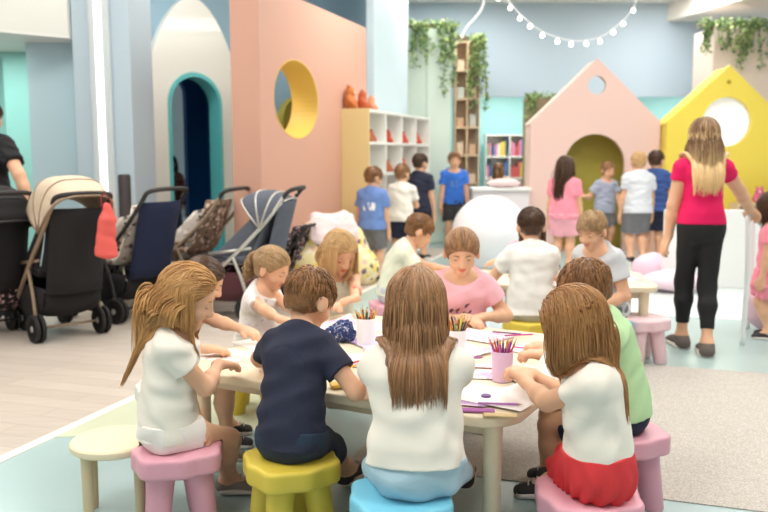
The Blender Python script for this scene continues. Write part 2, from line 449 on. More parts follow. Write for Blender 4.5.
    for i, (sg, ft, kp) in enumerate(((-1, fl, kl), (1, fr, kr))):
        HJ = P0+np.array([sg*.058*s*wd, 0, -.008*s])
        if ft is None: t = np.array([sg*.065*s, -.01, ank]) if standing else np.array([sg*.09*s, .27*s, ank])
        else: t = T(ft)
        KN, AN = ik(HJ, t, l1, l2, TD(kp) if (ft is not None and world) and False else np.array(kp, float))
        legs.append((HJ, KN, AN)); q = s if not adult else s*.86
        mid = KN+(AN-KN)*.32; bk = np.array([0, -.012*q, 0])
        B += [Seg(HJ, KN, .066*q, .045*q, side0, 60.), Seg(KN, mid+bk, .043*q, .043*q, side0, 70.), Seg(mid+bk, AN, .042*q, .026*q, side0, 70.)]
    feet = []
    for i, (HJ, KN, AN) in enumerate(legs):
        a = math.radians(footyaw[i]); fd = np.array([math.sin(a), math.cos(a), 0])
        hz = AN[2]-ank
        heel = AN-fd*.022*ls; heel = np.array([heel[0], heel[1], hz+.030*ls]); toe = AN+fd*.105*ls; toe = np.array([toe[0], toe[1], hz+.020*ls])
        feet.append((heel, toe, fd, hz))
        B += [Seg(AN, heel, .027*ls, .028*ls, side0, 70.), Seg(AN, toe, (.026*ls, .026*ls), (.033*ls, .017*ls), np.cross(fd, [0, 0, 1]), 60.)]
    ops = []
    if seatcyl is not None:
        c = T((seatcyl[0], seatcyl[1], 0)); ops.append(op_cyl(c, seatcyl[2], (seat or .3)+.001))
    fops = [op_bump(hl_((.031, .088, .006)), .014*hs, .0075*hs), op_bump(hl_((-.031, .088, .006)), .014*hs, .0075*hs), op_bump(hl_((0, .086, -.038)), .006*hs, .002*hs),
            op_bump(hl_((0, .086, -.0485)), .007*hs, -.0035*hs), op_bump(hl_((0, .083, -.0585)), .008*hs, -.004*hs), op_bump(hl_((0, .088, -.0535)), .003*hs, .003*hs)]
    v, F = solid(B+hd+prims_hand, vs, ops+fops)
    # face paint: lips as faces of the same skin mesh; eyes and brows as islands
    C = (v[F].mean(1)-HO) @ HM/hs
    mi = np.zeros(len(F), int)
    lp = (np.abs(C[:, 0]) < .020) & (C[:, 1] > .06) & (np.abs(C[:, 2]+.0535-.004*(np.abs(C[:, 0])/.02)) < .0085*(1-(np.abs(C[:, 0])/.021)**2)+.001)
    mi[lp] = 1
    mb = MB(); nb0 = 0
    for sg in (-1, 1):
        mb.sphere((0, 0, 0), .0125*hs, 14, 10)
    ev, ef, em = [], [], []
    for sg in (-1, 1):
        m1 = MB().sphere((0, 0, 0), .0112*hs, 16, 12); vv = np.concatenate(m1.v); ec = hl_((sg*.030, .0665, .004))
        fwd = HM @ nrm((sg*.04, 1, -.35)); lid = HM @ nrm((0, .62, .78)); lid2 = HM @ nrm((0, .5, -.87))
        o = len(v)+sum(len(x) for x in ev)
        for q in m1.f:
            cc = nrm(vv[q].mean(0)); em.append(3 if cc @ fwd > .74 else 2)
            ef.append([i+o for i in q])
        ev.append(vv+ec); o += len(vv)
        for q in m1.f:
            cc = nrm(vv[q].mean(0))
            if cc @ lid > .5 or cc @ lid2 > .72 or abs(cc @ HM[:, 0]) > .72: ef.append([i+o for i in q]); em.append(0)
        ev.append(vv*1.14+ec)
        m2 = MB().tube([hl_((sg*.016, .0815, .022)), hl_((sg*.030, .0815, .027)), hl_((sg*.044, .0725, .023))], [.0022*hs, .0026*hs, .0012*hs], 6)
        vv = np.concatenate(m2.v); o = len(v)+sum(len(x) for x in ev)
        for q in m2.f: ef.append([i+o for i in q]); em.append(4)
        ev.append(vv)
    allv = np.concatenate([v]+ev); allf = [list(q) for q in F]+ef
    hm = hairmat(*hair['mat']) if hair else None
    brow = mat('brow_'+hair['mat'][0] if hair else 'brow', tuple(int(a*.5+b*.5) for a, b in zip(hair['mat'][1], hair['mat'][2])) if hair else (90, 60, 40), .7)
    body = mk('body', allv, allf, skin_mats(skin)+[brow], root, True, None, list(mi)+em)
    info = dict(root=root, T=T, B=B, hd=hd, HO=HO, HM=HM, hs=hs, s=s, legs=legs, arms=arms, S=S, u=u, u0=u0, NB=NB, rc=rc, fc=fc, torso=torso, sh=sh, vs=vs, grips=grips, feet=feet, P0=P0, base=base, r=r, f=f)
    seed = abs(hash(label)) % 9999 if False else sum(map(ord, label)) % 9999
    # ---- shirt
    if shirt:
        inf = shirt.get('infl', .015)*s; sl = shirt.get('sleeve', .55); fl_ = shirt.get('flare', .010)*s; hem = shirt.get('hem', -.04)*s
        Q = [t.infl(inf) for t in torso[1:]]
        Q.append(Seg(P0-u0*.07*s, P0+u0*.05*s, np.array(rad[0])+inf+fl_, np.array(rad[0])*.98+inf, side0, 55.))
        if sl > 0:
            Q += [t.infl(inf*.75) for t in sh]
            for SH, E, W in arms:
                if sl <= 1: e = SH+(E-SH)*sl; d = nrm(E-SH); Q.append(Seg(SH, SH+(E-SH)*min(1, sl+.2), .0395*s+inf*.8, .036*s+inf+.004*s, rc, 60., cut=[(d, e)]))
                else: Q += [Seg(SH, E, .0395*s+inf*.7, .034*s+inf*.8, rc, 60.), Seg(E, W, .034*s+inf*.7, .027*s+inf*.5, rc, 60., cut=[(nrm(W-E), E+(W-E)*(sl-1))])]
        else:
            Q += [Seg(NB-u*.034*s-rc*sg*.02*s, NB-u*.042*s-rc*sg*.085*s, .036*s+inf*.3, .033*s+inf*.3, rc, 60.) for sg in (-1, 1)]
        nk = shirt.get('neck', .0)*s
        nn = nrm(u*.86+fc*.5)
        sop = [op_wrinkle(shirt.get('wr', .0062)*s, 42, seed, (1, 1, 1.5)), op_plane(-u0, P0+u0*hem), op_plane(nn, NB-u*(.004*s+nk)+fc*.028*s)]+ops
        if sl > 0: pass
        v, F = solid(Q, vs, sop)
        C = v[F].mean(1); ms = [shirt['mat']]; mi = None
        if shirt.get('print'):
            pm, box, th, sc = shirt['print']; rel = np.stack([(C-S[2]) @ rc, (C-S[2]) @ fc, (C-S[2]) @ u], 1)/s
            rr = np.random.default_rng(seed+1); nz = sum(np.sin(rel @ rr.normal(size=3)*sc+rr.uniform(0, 6)) for _ in range(5))/2.2
            mi = ((rel[:, 0] > box[0]) & (rel[:, 0] < box[1]) & (rel[:, 2] > box[2]) & (rel[:, 2] < box[3]) & (rel[:, 1]*box[4] > 0) & (nz > th)).astype(int); ms.append(pm)
        o = mk(shirt.get('name', 'shirt'), v, F, ms, root, True, None, mi)
    # ---- lower garment
    if lower:
        kind = lower['kind']; inf = lower.get('infl', .009)*s; top = lower.get('top', .025)*s
        if kind in ('shorts', 'leggings', 'trousers'):
            Q = [torso[0].infl(inf), torso[1].infl(inf)]
            for HJ, KN, AN in legs:
                ln = lower.get('len', .62); q = s if not adult else s*.86
                if ln <= 1: e = HJ+(KN-HJ)*ln; d = nrm(KN-HJ); Q.append(Seg(HJ, HJ+(KN-HJ)*min(1, ln+.15), .067*q+inf, .060*q+inf+lower.get('flare', .004)*s, side0, 60., cut=[(d, e)]))
                else:
                    mid = KN+(AN-KN)*.32+np.array([0, -.012*q, 0])
                    Q += [Seg(HJ, KN, .066*q+inf, .045*q+inf, side0, 60.), Seg(KN, mid, .043*q+inf, .043*q+inf, side0, 60.), Seg(mid, AN, .042*q+inf, .027*q+inf, side0, 60., cut=[(nrm(AN-KN), KN+(AN-KN)*(ln-1))])]
            v, F = solid(Q, vs, [op_wrinkle(lower.get('wr', .0055)*s, 50, seed+5), op_plane(u0, P0+u0*top)]+ops)
        else:
            ln = lower.get('len', .8); kn = sum(l[1] for l in legs)/2; hj = P0.copy(); w = np.linalg.norm(legs[0][1]-legs[1][1])/2+.06*s
            Q = [torso[0].infl(inf*1.4), torso[1].infl(inf)]
            for HJ, KN, AN in legs: Q.append(Seg(HJ, KN, .075*s+inf, .058*s+inf*1.5, side0, 45., cut=[(nrm(KN-HJ), HJ+(KN-HJ)*ln)]))
            Q.append(Seg(hj, kn, (.10*s, .06*s), (w, .05*s), side0, 45., cut=[(nrm(kn-hj), hj+(kn-hj)*ln)]))
            if standing: Q.append(Seg(P0-np.array([0, 0, .02*s]), P0-np.array([0, 0, .17*s]), (.125*s, .105*s), (.165*s, .145*s), side0, 45., cut=[(np.array([0, 0, -1.]), P0-np.array([0, 0, .14*s]))]))
            def folds(P, d):
                a = np.arctan2(P[:, 1]-.05, P[:, 0]); return d+.006*s*np.sin(a*17+2*np.sin(P[:, 2]*30))*np.clip((P0[2]+.06*s-P[:, 2])/(.12*s), 0, 1)
            v, F = solid(Q, vs, [folds, op_wrinkle(.004*s, 40, seed), op_plane(u0, P0+u0*top)]+ops)
        mk(lower.get('name', kind), v, F, lower['mat'], root)
    # ---- shoes
    if shoes:
        for (heel, toe, fd, hz), (HJ, KN, AN) in zip(feet, legs):
            sd = np.cross(fd, [0, 0, 1]); g = .007*ls
            up = [Seg(AN, heel, .030*ls, .034*ls, sd, 70.), Seg(AN-np.array([0, 0, .012*ls]), toe, (.032*ls, .030*ls), (.039*ls, .022*ls), sd, 55.)]
            v, F = solid(up, max(vs*.8, .004), [op_plane((0, 0, 1), AN+np.array([0, 0, .008*ls])), op_plane((0, 0, -1), (0, 0, hz+.010*ls))])
            sh_ = mk('shoe', v, F, shoes['mat'], root)
            so = [Seg(heel-np.array([0, 0, heel[2]-hz-.012*ls]), toe-np.array([0, 0, toe[2]-hz-.012*ls]), (.036*ls, .020*ls), (.042*ls, .020*ls), sd, 60.)]
            v, F = solid(so, max(vs*.8, .004), [op_plane((0, 0, 1), (0, 0, hz+.022*ls)), op_plane((0, 0, -1), (0, 0, hz+.001))])
            mk('sole', v, F, shoes.get('sole', mat('sole_white', (228, 222, 214), .6)), sh_)
            if vs < .0055:
                lc = MB()
                for k in range(4):
                    c = AN+fd*(.030+.017*k)*ls+np.array([0, 0, (.020-.0065*k)*ls-.004*ls])
                    lc.tube([c-sd*.020*ls-np.array([0, 0, .006*ls]), c+np.array([0, 0, .006*ls]), c+sd*.020*ls-np.array([0, 0, .006*ls])], .003*ls, 6)
                lc.build('laces', shoes.get('lace', mat('lace_grey', (190, 184, 176), .8)), sh_, True)
    if hair: make_hair(info, hair, seed)
    return info

def make_hair(I, H, seed):
    hs, HO, HM = I['hs'], I['HO'], I['HM']; vs = I['vs']; root = I['root']; s = I['s']
    R = np.random.default_rng(seed+11); style = H['style']; far = vs > .0065
    cr = np.array((.0735, .091, .080)); cc = np.array((0, -.012, .028))
    def front(P):  # hairline: positive where bare
        return P[:, 1]*.80-P[:, 2]*.60-H.get('line', .022)-.25*np.maximum(0, -P[:, 2]-.005)*0
    def W2(P): return HO+(P*hs) @ HM.T
    thick = H.get('thick', .007 if style == 'short' else .009)
    # cap
    cap = [ell(I['HO']+HM @ (cc*hs), (cr+thick)*hs, HM.T, 150.)]
    if style != 'short' or H.get('nape', True): cap.append(ell(HO+HM @ (np.array((0, -.045, -.025))*hs), np.array((.056, .045, .050))*hs, HM.T, 90.))
    zlow = H.get('zlow', -.062)
    def opc(P, d):
        L = (P-HO) @ HM/hs
        b = front(L); b = np.maximum(b, (zlow-L[:, 2])); e = np.hypot(L[:, 1]+.006, L[:, 2]+.012)   # around the ears
        b = np.maximum(b, np.where((np.abs(L[:, 0]) > .05), .026-e, -9)) if style in ('short', 'tied') else b
        b = np.maximum(b, np.where(L[:, 1] > .012, (-.004-L[:, 2]), -9))
        q = .0022*np.sin(L[:, 0]*260+40*L[:, 2])*np.sin(L[:, 1]*180+L[:, 2]*120)
        return np.maximum(d+q*hs, b*hs*.9)
    v, F = solid(cap, max(vs*.9, .0045) if not far else vs, [opc])
    tone = np.clip(.35+.25*R.normal(size=len(v))*.5, 0, 1)
    V = [v]; FF = [F]; TT = [tone]; nv = len(v)
    # strands
    n = int(H.get('n', 900 if style == 'short' else 2400)*(1 if not far else .4)); 
    d = R.normal(size=(n*4, 3)); d /= np.linalg.norm(d, axis=1)[:, None]
    P = cc+d*(cr+.004)
    ok = (front(P) < -.002) & (P[:, 2] > (zlow+.01 if style == 'short' else -.045))
    ok &= ~((P[:, 1] > .012) & (P[:, 2] < .0))
    if style in ('short', 'tied'): ok &= ~((np.abs(P[:, 0]) > .05) & (np.hypot(P[:, 1]+.006, P[:, 2]+.012) < .028))
    P = P[ok][:n]; d = d[ok][:n]; n = len(P); N_ = d/cr; N_ /= np.linalg.norm(N_, axis=1)[:, None]
    g = HM.T @ np.array([0, 0, -1.]); g_w = np.array([0, 0, -1.])
    crown = np.array(H.get('crown', (.012, -.055, .095)))
    if style == 'short':
        D = P-crown; D[:, 1] += H.get('sweep', .0)*(P[:, 1] > .02); D[:, 0] += H.get('sweepx', .0)*(P[:, 1] > .0)
        L = H.get('len', .036)*R.uniform(.6, 1.1, n)*np.where(P[:, 2] < .0, .55, 1); grav = .10; off = .0075+.0055*R.uniform(0, 1, n)*np.clip((P[:, 2]+.03)/.08, .15, 1); rad = .0026
    elif style in ('long', 'bob'):
        px = H.get('part', 0.0)
        D = np.stack([np.sign(P[:, 0]-px+1e-4)*np.clip(np.abs(P[:, 0]-px)*12, .25, 1)*H.get('wide', .5), -H.get('back', .55)-.7*np.clip(P[:, 1]*12, 0, 1), -.8+0*P[:, 0]], 1)
        if H.get('tuck'): D[:, 1] -= .75*np.clip(P[:, 1]*12+.5, 0, 1)
        L = H.get('len', .36)*R.uniform(.82, 1.06, n)+np.clip(P[:, 2], 0, .1)*.4; grav = .42; off = .007+.010*R.uniform(0, 1, n); rad = H.get('rad', .0020)
    else:
        tie = np.array(H.get('tie', (0, -.115, .02))); D = tie-P
        L = np.linalg.norm(D, axis=1)*1.08; grav = .0; off = .005+.006*R.uniform(0, 1, n); rad = .0024
    D = D-N_*(D*N_).sum(1)[:, None]; D /= np.linalg.norm(D, axis=1)[:, None]+1e-9
    m = H.get('steps', 7 if style == 'short' else 22); 
    if far: m = max(5, m//2)
    def grow(X, Dir, L, off, m, grav, tie=None, tw=None):
        X = X.copy(); pts = [X.copy()]; step = (L/(m-1))[:, None]
        body = [p for p in I['B']]; jit = R.normal(size=(len(X), 2))*np.array((.014, .030))
        for k in range(1, m):
            ge = grav*(.2 if H.get('tuck') and not tw and k < m*.2 else 1); Dir = Dir*(1-ge)+g_w*ge
            if style == 'long' and not tw:               # below the chin the hair gathers on the back
                Ll = (X-HO) @ HM/hs; lowm = np.clip((-.045-Ll[:, 2])/.05, 0, 1)[:, None]
                Dir = Dir+lowm*(np.outer(-np.sign(Ll[:, 0])*np.maximum(np.abs(Ll[:, 0])-H.get('hw', .052), 0)*H.get('conv', 16.0), HM[:, 0])+np.outer(np.where(Ll[:, 1] > H.get('ykeep', -.02), -H.get('rear', .22), 0.), HM[:, 1]))
            Dir = Dir+R.normal(size=Dir.shape)*.035; Dir /= np.linalg.norm(Dir, axis=1)[:, None]
            X0 = X; X = X+Dir*step
            for it in range(2):
                def fd(Z): return np.minimum(sdmin(I['hd'][:4], Z), sdmin(body, Z, H.get('lift', .024)*s)+.006)
                e = .004; q = fd(X)-off; bad = q < 0
                if bad.any():
                    Y = X[bad]; G = np.stack([fd(Y+np.eye(3)[i]*e)-fd(Y-np.eye(3)[i]*e) for i in range(3)], 1)
                    G /= np.linalg.norm(G, axis=1)[:, None]+1e-9; X[bad] = Y-G*q[bad][:, None]
            if style != 'long' or k < m*.35:   # lie close to the head
                fh = lambda Z_: sdmin(I['hd'][:2], Z_)
                q = fh(X)-off; loose = (q > 0) & (q < .03)
                if style == 'long': loose &= (((X-HO) @ HM)[:, 2] > .0)
                if loose.any() and not tw:
                    Y = X[loose]; G = np.stack([fh(Y+np.eye(3)[i]*.004)-fh(Y-np.eye(3)[i]*.004) for i in range(3)], 1)
                    G /= np.linalg.norm(G, axis=1)[:, None]+1e-9; X[loose] = Y-G*q[loose][:, None]*.85
            Dir = X-X0; Dir /= np.linalg.norm(Dir, axis=1)[:, None]+1e-9
            pts.append(X.copy())
        return np.stack(pts, 1)
    G0 = W2(P+N_*.003); Dw = D @ HM.T
    tie_w = HO+HM @ (np.array(H['tie'])*hs) if style == 'tied' else None
    pts = grow(G0, Dw, L*hs, off*hs, m, grav, tie_w)
    curl = H.get('curl', 0)
    # clumping
    nc = max(8, int(n/ H.get('clump', 12))); ci = R.choice(n, nc, replace=False)
    near = np.argmin(((P[:, None]-P[ci][None])**2).sum(2), 1); gp = pts[ci][near]
    t = np.linspace(0, 1, m)[None, :, None]; cl = H.get('cl', .3 if style == 'short' else .38)
    pts = pts*(1-cl*t**1.5)+(gp+(pts[:, :1]-gp[:, :1])*.25)*cl*t**1.5
    tn = .5+(R.uniform(0, 1, n)-.5)*.4+(R.uniform(0, 1, nc)[near]-.5)*.5
    tone_root = H.get('rootdark', 0.0)
    if curl:
        ph = R.uniform(0, 6.28, nc)[near][:, None]; tt = np.linspace(0, 1, m)[None, :]; w = H.get('curlf', 18)
        off3 = np.stack([np.cos(w*tt+ph), np.sin(w*tt+ph), np.sin(w*tt*.7+ph)*.4], 2)*curl*hs*np.clip(tt*2, 0, 1)[..., None]
        pts = pts+off3
    sets = [(pts, rad*hs, tn)]
    if H.get('pony'):
        q = H['pony']; tw_ = HO+HM @ (np.array(H['tie'])*hs); np_ = int(q.get('n', 90)); 
        X = tw_+R.normal(size=(np_, 3))*.008*hs; Dp = np.tile(HM @ nrm(q.get('dir', (0, -1, -.2))), (np_, 1))+R.normal(size=(np_, 3))*.18
        pp = grow(X, Dp, q['len']*hs*R.uniform(.75, 1.05, np_), .004+.012*R.uniform(0, 1, np_), 12, q.get('grav', .25), None, True)
        if q.get('curl'):
            tt = np.linspace(0, 1, 12)[None, :]; ph = R.uniform(0, 6.28, np_)[:, None]
            pp = pp+np.stack([np.cos(20*tt+ph), np.sin(20*tt+ph), 0*tt+0*ph], 2)*q['curl']*hs*tt[..., None]
        sets.append((pp, .0036*hs, R.uniform(0, 1, np_)))
    for pts, rad, tn in sets:
        n, m = pts.shape[:2]; K = 3 if far else 4
        tg = np.gradient(pts, axis=1); tg /= np.linalg.norm(tg, axis=2)[..., None]+1e-9
        a = np.cross(tg, np.array([.31, .52, .8])); a /= np.linalg.norm(a, axis=2)[..., None]+1e-9; b = np.cross(tg, a)
        tt = np.linspace(0, 1, m); pr = rad*(.75+.25*np.minimum(1, tt*4))*np.where(tt > .6, 1-(tt-.6)/.4*.82, 1)
        if far: pr = pr*1.5
        vv = np.stack([pts+pr[None, :, None]*(math.cos(2*pi*k/K)*a+math.sin(2*pi*k/K)*b) for k in range(K)], 2)
        idx = (np.arange(n)[:, None, None]*m+np.arange(m)[None, :, None])*K+np.arange(K)[None, None, :]
        f = np.stack([idx[:, :-1], np.roll(idx, -1, 2)[:, :-1], np.roll(idx, -1, 2)[:, 1:], idx[:, 1:]], 3).reshape(-1, 4)
        V.append(vv.reshape(-1, 3)); FF.append(f+nv); nv += n*m*K
        grad = tone_root*(np.minimum(1, tt*1.5)-.42)
        TT.append(np.clip(tn[:, None, None]*(1-.4*(tone_root > 0))+grad[None, :, None]+0*idx, 0, 1).ravel())
    h = mk('hair', np.concatenate(V), np.concatenate(FF), hairmat(*H['mat']), root, True, None, None, np.concatenate(TT))
    if H.get('pony') and H.get('band', True):
        tw_ = HO+HM @ (np.array(H['tie'])*hs); MB().sphere(tuple(tw_), .017*hs, 12, 8).build('hair_tie', H.get('bandmat', mat('hair_tie_dark', (60, 50, 60), .8)), root, True)
    return h
# ---------------------------------------------------------------- light and view
SC.view_settings.view_transform = 'Standard'; SC.view_settings.look = 'None'; SC.view_settings.gamma = 1.0; SC.view_settings.use_curve_mapping = False
SC.view_settings.exposure = 0.06
wd_ = bpy.data.worlds.new('daylight'); SC.world = wd_; wd_.use_nodes = True
bg = wd_.node_tree.nodes['Background']; bg.inputs[0].default_value = (1, .995, .985, 1); bg.inputs[1].default_value = .46
CEIL = 3.85
def area(x, y, sx, sy, e, z=CEIL-.06, col=(1, .98, .95)):
    l = bpy.data.lights.new('lamp', 'AREA'); l.shape = 'RECTANGLE'; l.size = sx; l.size_y = sy; l.energy = e; l.color = col
    o = bpy.data.objects.new('lamp', l); COL.objects.link(o); o.location = (x, y, z); return o
LAMPS = [(-1.6, 1.6), (1.6, 1.6), (-2.2, 5.2), (1.2, 5.2), (4.0, 5.2), (.6, 8.9), (3.9, 8.9), (1.2, 12.4), (4.6, 12.4), (-4.6, 2.6), (-2.5, 8.0)]  # last two panels are added to brighten the dim left walls and arch
mlamp = mat('lamp_panel', (255, 252, 245), .4, emit=(255, 250, 240), estr=4)
mwhite = mat('white_paint', (244, 244, 242), .5)
for x, y in LAMPS:
    area(x, y, 1.5, 1.5, 37)
    t = empty('ceiling_light', (x, y, CEIL), 0, 'square white ceiling light panel overhead', 'ceiling light', 'square ceiling lights')
    MB().box((0, 0, -.02), (1.6, 1.6, .04)).build('frame', mwhite, t); MB().box((0, 0, -.045), (1.5, 1.5, .012)).build('diffuser', mlamp, t)
# ---------------------------------------------------------------- setting
GA = math.radians(18.3); gv = np.array([math.sin(GA), math.cos(GA)]); rv = np.array([math.cos(GA), -math.sin(GA)])   # the hall's own grid
def G(r, g): return rv*r+gv*g
def slab(r0, r1, g0, g1, z0, z1):
    q = [G(r0, g0), G(r1, g0), G(r1, g1), G(r0, g1)]
    return MB().add([(*p, z0) for p in q]+[(*p, z1) for p in q], [(3, 2, 1, 0), (4, 5, 6, 7), (0, 1, 5, 4), (1, 2, 6, 5), (2, 3, 7, 6), (3, 0, 4, 7)])
def slabp(q, z0, z1):
    n = len(q); return MB().add([(*p, z0) for p in q]+[(*p, z1) for p in q], [list(range(n))[::-1], list(range(n, 2*n))]+[(i, (i+1) % n, n+(i+1) % n, n+i) for i in range(n)])
mfloor = mat('vinyl_mint', (166, 190, 192), .28, rgb2=(174, 196, 194), nscale=.6)
struct('floor', MB().box((1.0, 7.5, -.05), (16, 20, .1)), mfloor)
# pale timber boards on the left
mw = bpy.data.materials.new('pale_boards'); mw.use_nodes = True; nt = mw.node_tree; b = nt.nodes['Principled BSDF']
tc = nt.nodes.new('ShaderNodeTexCoord'); mp = nt.nodes.new('ShaderNodeMapping'); mp.inputs['Rotation'].default_value = (0, 0, GA); nt.links.new(tc.outputs['Object'], mp.inputs[0])
br = nt.nodes.new('ShaderNodeTexBrick'); br.inputs['Scale'].default_value = 1; br.inputs['Brick Width'].default_value = 1.2; br.inputs['Row Height'].default_value = .14; br.inputs['Mortar Size'].default_value = .0025
br.inputs['Color1'].default_value = lin((206, 192, 180))+(1,); br.inputs['Color2'].default_value = lin((216, 203, 191))+(1,); br.inputs['Mortar'].default_value = lin((186, 172, 160))+(1,)
nt.links.new(mp.outputs[0], br.inputs[0])
mp2 = nt.nodes.new('ShaderNodeMapping'); mp2.inputs['Rotation'].default_value = (0, 0, GA); mp2.inputs['Scale'].default_value = (1.5, 16, 1); nt.links.new(tc.outputs['Object'], mp2.inputs[0])
ns = nt.nodes.new('ShaderNodeTexNoise'); ns.inputs['Scale'].default_value = 2; ns.inputs['Detail'].default_value = 5; nt.links.new(mp2.outputs[0], ns.inputs[0])
mx = nt.nodes.new('ShaderNodeMix'); mx.data_type = 'RGBA'; mx.blend_type = 'MULTIPLY'; mx.inputs[0].default_value = .28; nt.links.new(br.outputs[0], mx.inputs[6]); nt.links.new(ns.outputs[0], mx.inputs[7]); nt.links.new(mx.outputs[2], b.inputs[0]); b.inputs['Roughness'].default_value = .42
struct('floor_boards', slab(-9, -2.76, -2, 11.5, 0, .003), mw)
struct('trim_1', slab(-2.76, -2.70, -2, 11.5, 0, .004), mat('trim_pale', (232, 230, 222), .5))
struct('floor_green', slabp([G(-2.70, 3.12), G(-1.75, 3.55), G(-1.75, 4.4), G(-2.70, 5.2)], 0, .003), mat('vinyl_green', (208, 214, 186), .3))
mcar = mat('carpet_beige', (207, 202, 196), .95, rgb2=(176, 166, 156), nscale=130, bump=.6, bscale=260)
struct('floor_carpet', slab(-1.25, 5.5, 3.28, 5.46, 0, .005), mcar)
struct('floor_white', slab(-.6, 6, 7.2, 16, 0, .003), mat('vinyl_white', (226, 232, 230), .25, rgb2=(216, 226, 226), nscale=1.0))
mceil = mat('ceiling_white', (246, 244, 240), .7)
struct('ceiling', MB().box((1.0, 7.5, CEIL+.05), (16, 20, .1)), mceil)
mblue = mat('wall_blue', (150, 182, 200), .6); mblue2 = mat('wall_blue_pale', (188, 206, 222), .6)
# blue wall on the left, standing askew behind the arch
LA, LB = np.array([-3.30, 8.9]), np.array([-.05, 12.3])
lw = nrm(LB-LA); ln = np.array([-lw[1], lw[0]]); lrot = math.atan2(lw[1], lw[0])
def lwall(x0, x1, z0, z1, y0, y1): return MB().box(((x0+x1)/2, (y0+y1)/2, (z0+z1)/2), (x1-x0, y1-y0, z1-z0))
LWL = np.linalg.norm(LB-LA)
def arch(w, zs, z0, point=0.0, n=24):
    """outline of an arch: straight sides to zs, a round or slightly pointed head"""
    P = [(-w, z0), (w, z0)]
    for i in range(n+1):
        a = pi*i/n; P.append((w*math.cos(a), zs+w*(1+point*math.sin(a)**2)*math.sin(a)))
    return P
def offs(P, dx): return [(x+dx, z) for x, z in P]
AX = 1.44; OW = .37
wl = MB().plate([(0, 0), (LWL, 0), (LWL, CEIL), (0, CEIL)], [offs(arch(OW, 1.95, .001), AX)], 0, .09)
struct('wall_left', wl, mblue, loc=(*LA, 0), rz=lrot)
fr = empty('arch_frame', (*(LA+lw*AX), 0), lrot, 'tall cream pointed arch frame around a dark blue doorway', 'arch')
mcream = mat('cream_gloss', (242, 242, 234), .22, coat=.5)
fm = MB().plate(arch(.60, 2.25, 0, .55), [arch(OW, 1.95, .002)], -.09, -.002)
o = fm.build('surround', mcream, fr); bv = o.modifiers.new('bevel', 'BEVEL'); bv.width = .03; bv.segments = 3; bv.limit_method = 'ANGLE'; bv.angle_limit = math.radians(60)
MB().plate(arch(OW-.002, 1.95, .002), [arch(OW-.035, 1.93, .03)], -.11, .12).build('reveal', mat('teal_paint', (104, 200, 202), .35), fr)
# dark blue room behind the arch with a second arch opening
mdb = mat('dark_blue_paint', (20, 78, 134), .45)
rm = MB().plate([(-1.6, 0), (1.06, 0), (1.06, 2.9), (-1.6, 2.9)], [offs(arch(.24, 2.16, .002), .50)], 1.25, 1.33)
struct('wall_back_dark', rm, mdb, loc=(*(LA+lw*AX), 0), rz=lrot)
struct('wall_side_dark', MB().box((1.09, .8, 1.45), (.06, 1.1, 2.9)), mdb, loc=(*(LA+lw*AX), 0), rz=lrot)
struct('wall_alcove', MB().box((1.2, 3.4, 1.5), (4.4, .1, 3.0)), mat('wall_pale', (206, 222, 232), .6), loc=(*(LA+lw*AX), 0), rz=lrot)
# column with a light strip, soffit and turquoise recess
c0 = aty(100, 200, 7.6)
struct('wall_column', MB().box((0, 0, CEIL/2), (.55, .5, CEIL)), mat('wall_grey_blue', (190, 208, 220), .55), loc=(c0[0]+.08, c0[1]+.3, 0), rz=-.12)
ls = empty('light_strip', (c0[0]+.05, c0[1]+.03, 0), -.12, 'tall vertical white light strip on the grey blue column', 'light strip')
MB().box((0, -.005, CEIL/2), (.20, .05, CEIL-.04), bev=.015).build('housing', mat('strip_white', (206, 214, 218), .3), ls)
MB().box((0, -.033, CEIL/2), (.065, .02, CEIL-.1), bev=.008).build('diffuser', mat('strip_glow', (255, 255, 255), .4, emit=(255, 255, 255), estr=1.6), ls)
struct('wall_panel', MB().box((0, 0, 1.35), (.62, .12, 2.7)), mat('wall_panel_blue', (186, 210, 220), .5), loc=(-3.07, 7.98, 0), rz=.0)
struct('wall_recess', MB().box((0, 0, 1.45), (3.0, .12, 2.9)), mat('wall_turquoise', (164, 222, 214), .5), loc=(-5.45, 8.95, 0), rz=.12)
struct('wall_recess_side', MB().box((-3.55, 8.72, 1.45), (.8, .1, 2.9)), mat('wall_turquoise', (150, 222, 210), .5))
sq = [(-6.8, 4.6), (-3.33, 4.6+2.62), (-2.86, 7.62), (-2.86, 8.6), (-6.8, 8.6)]
struct('trim_2', slabp(sq, 2.42, CEIL), mat('soffit_grey', (222, 222, 216), .2, coat=.4))
struct('trim_3', slabp(sq, 2.40, 2.42), mat('soffit_under', (226, 226, 222), .5))
area(-3.9, 7.9, .5, .4, 16, 2.38, (.85, 1, .96))
dl = empty('downlight', (-3.62, 7.55, 2.40), 0, 'small round downlight under the white soffit', 'downlight')
MB().lathe([(.05, 0), (.05, -.012), (.035, -.012)], n=20).build('ring', mwhite, dl); MB().lathe([(.034, -.003), (.034, -.010)], n=20).build('lens', mlamp, dl)
bp = MB().lathe([(.055, 0), (.055, 1.16), (.045, 1.18)], n=20); p = aty(125, 200, 7.3)
tag(bp.build('post', mat('dark_post', (62, 54, 52), .5), None, 'auto', loc=(p[0], p[1], 0)), 'dark brown round post standing before the blue wall', 'post')
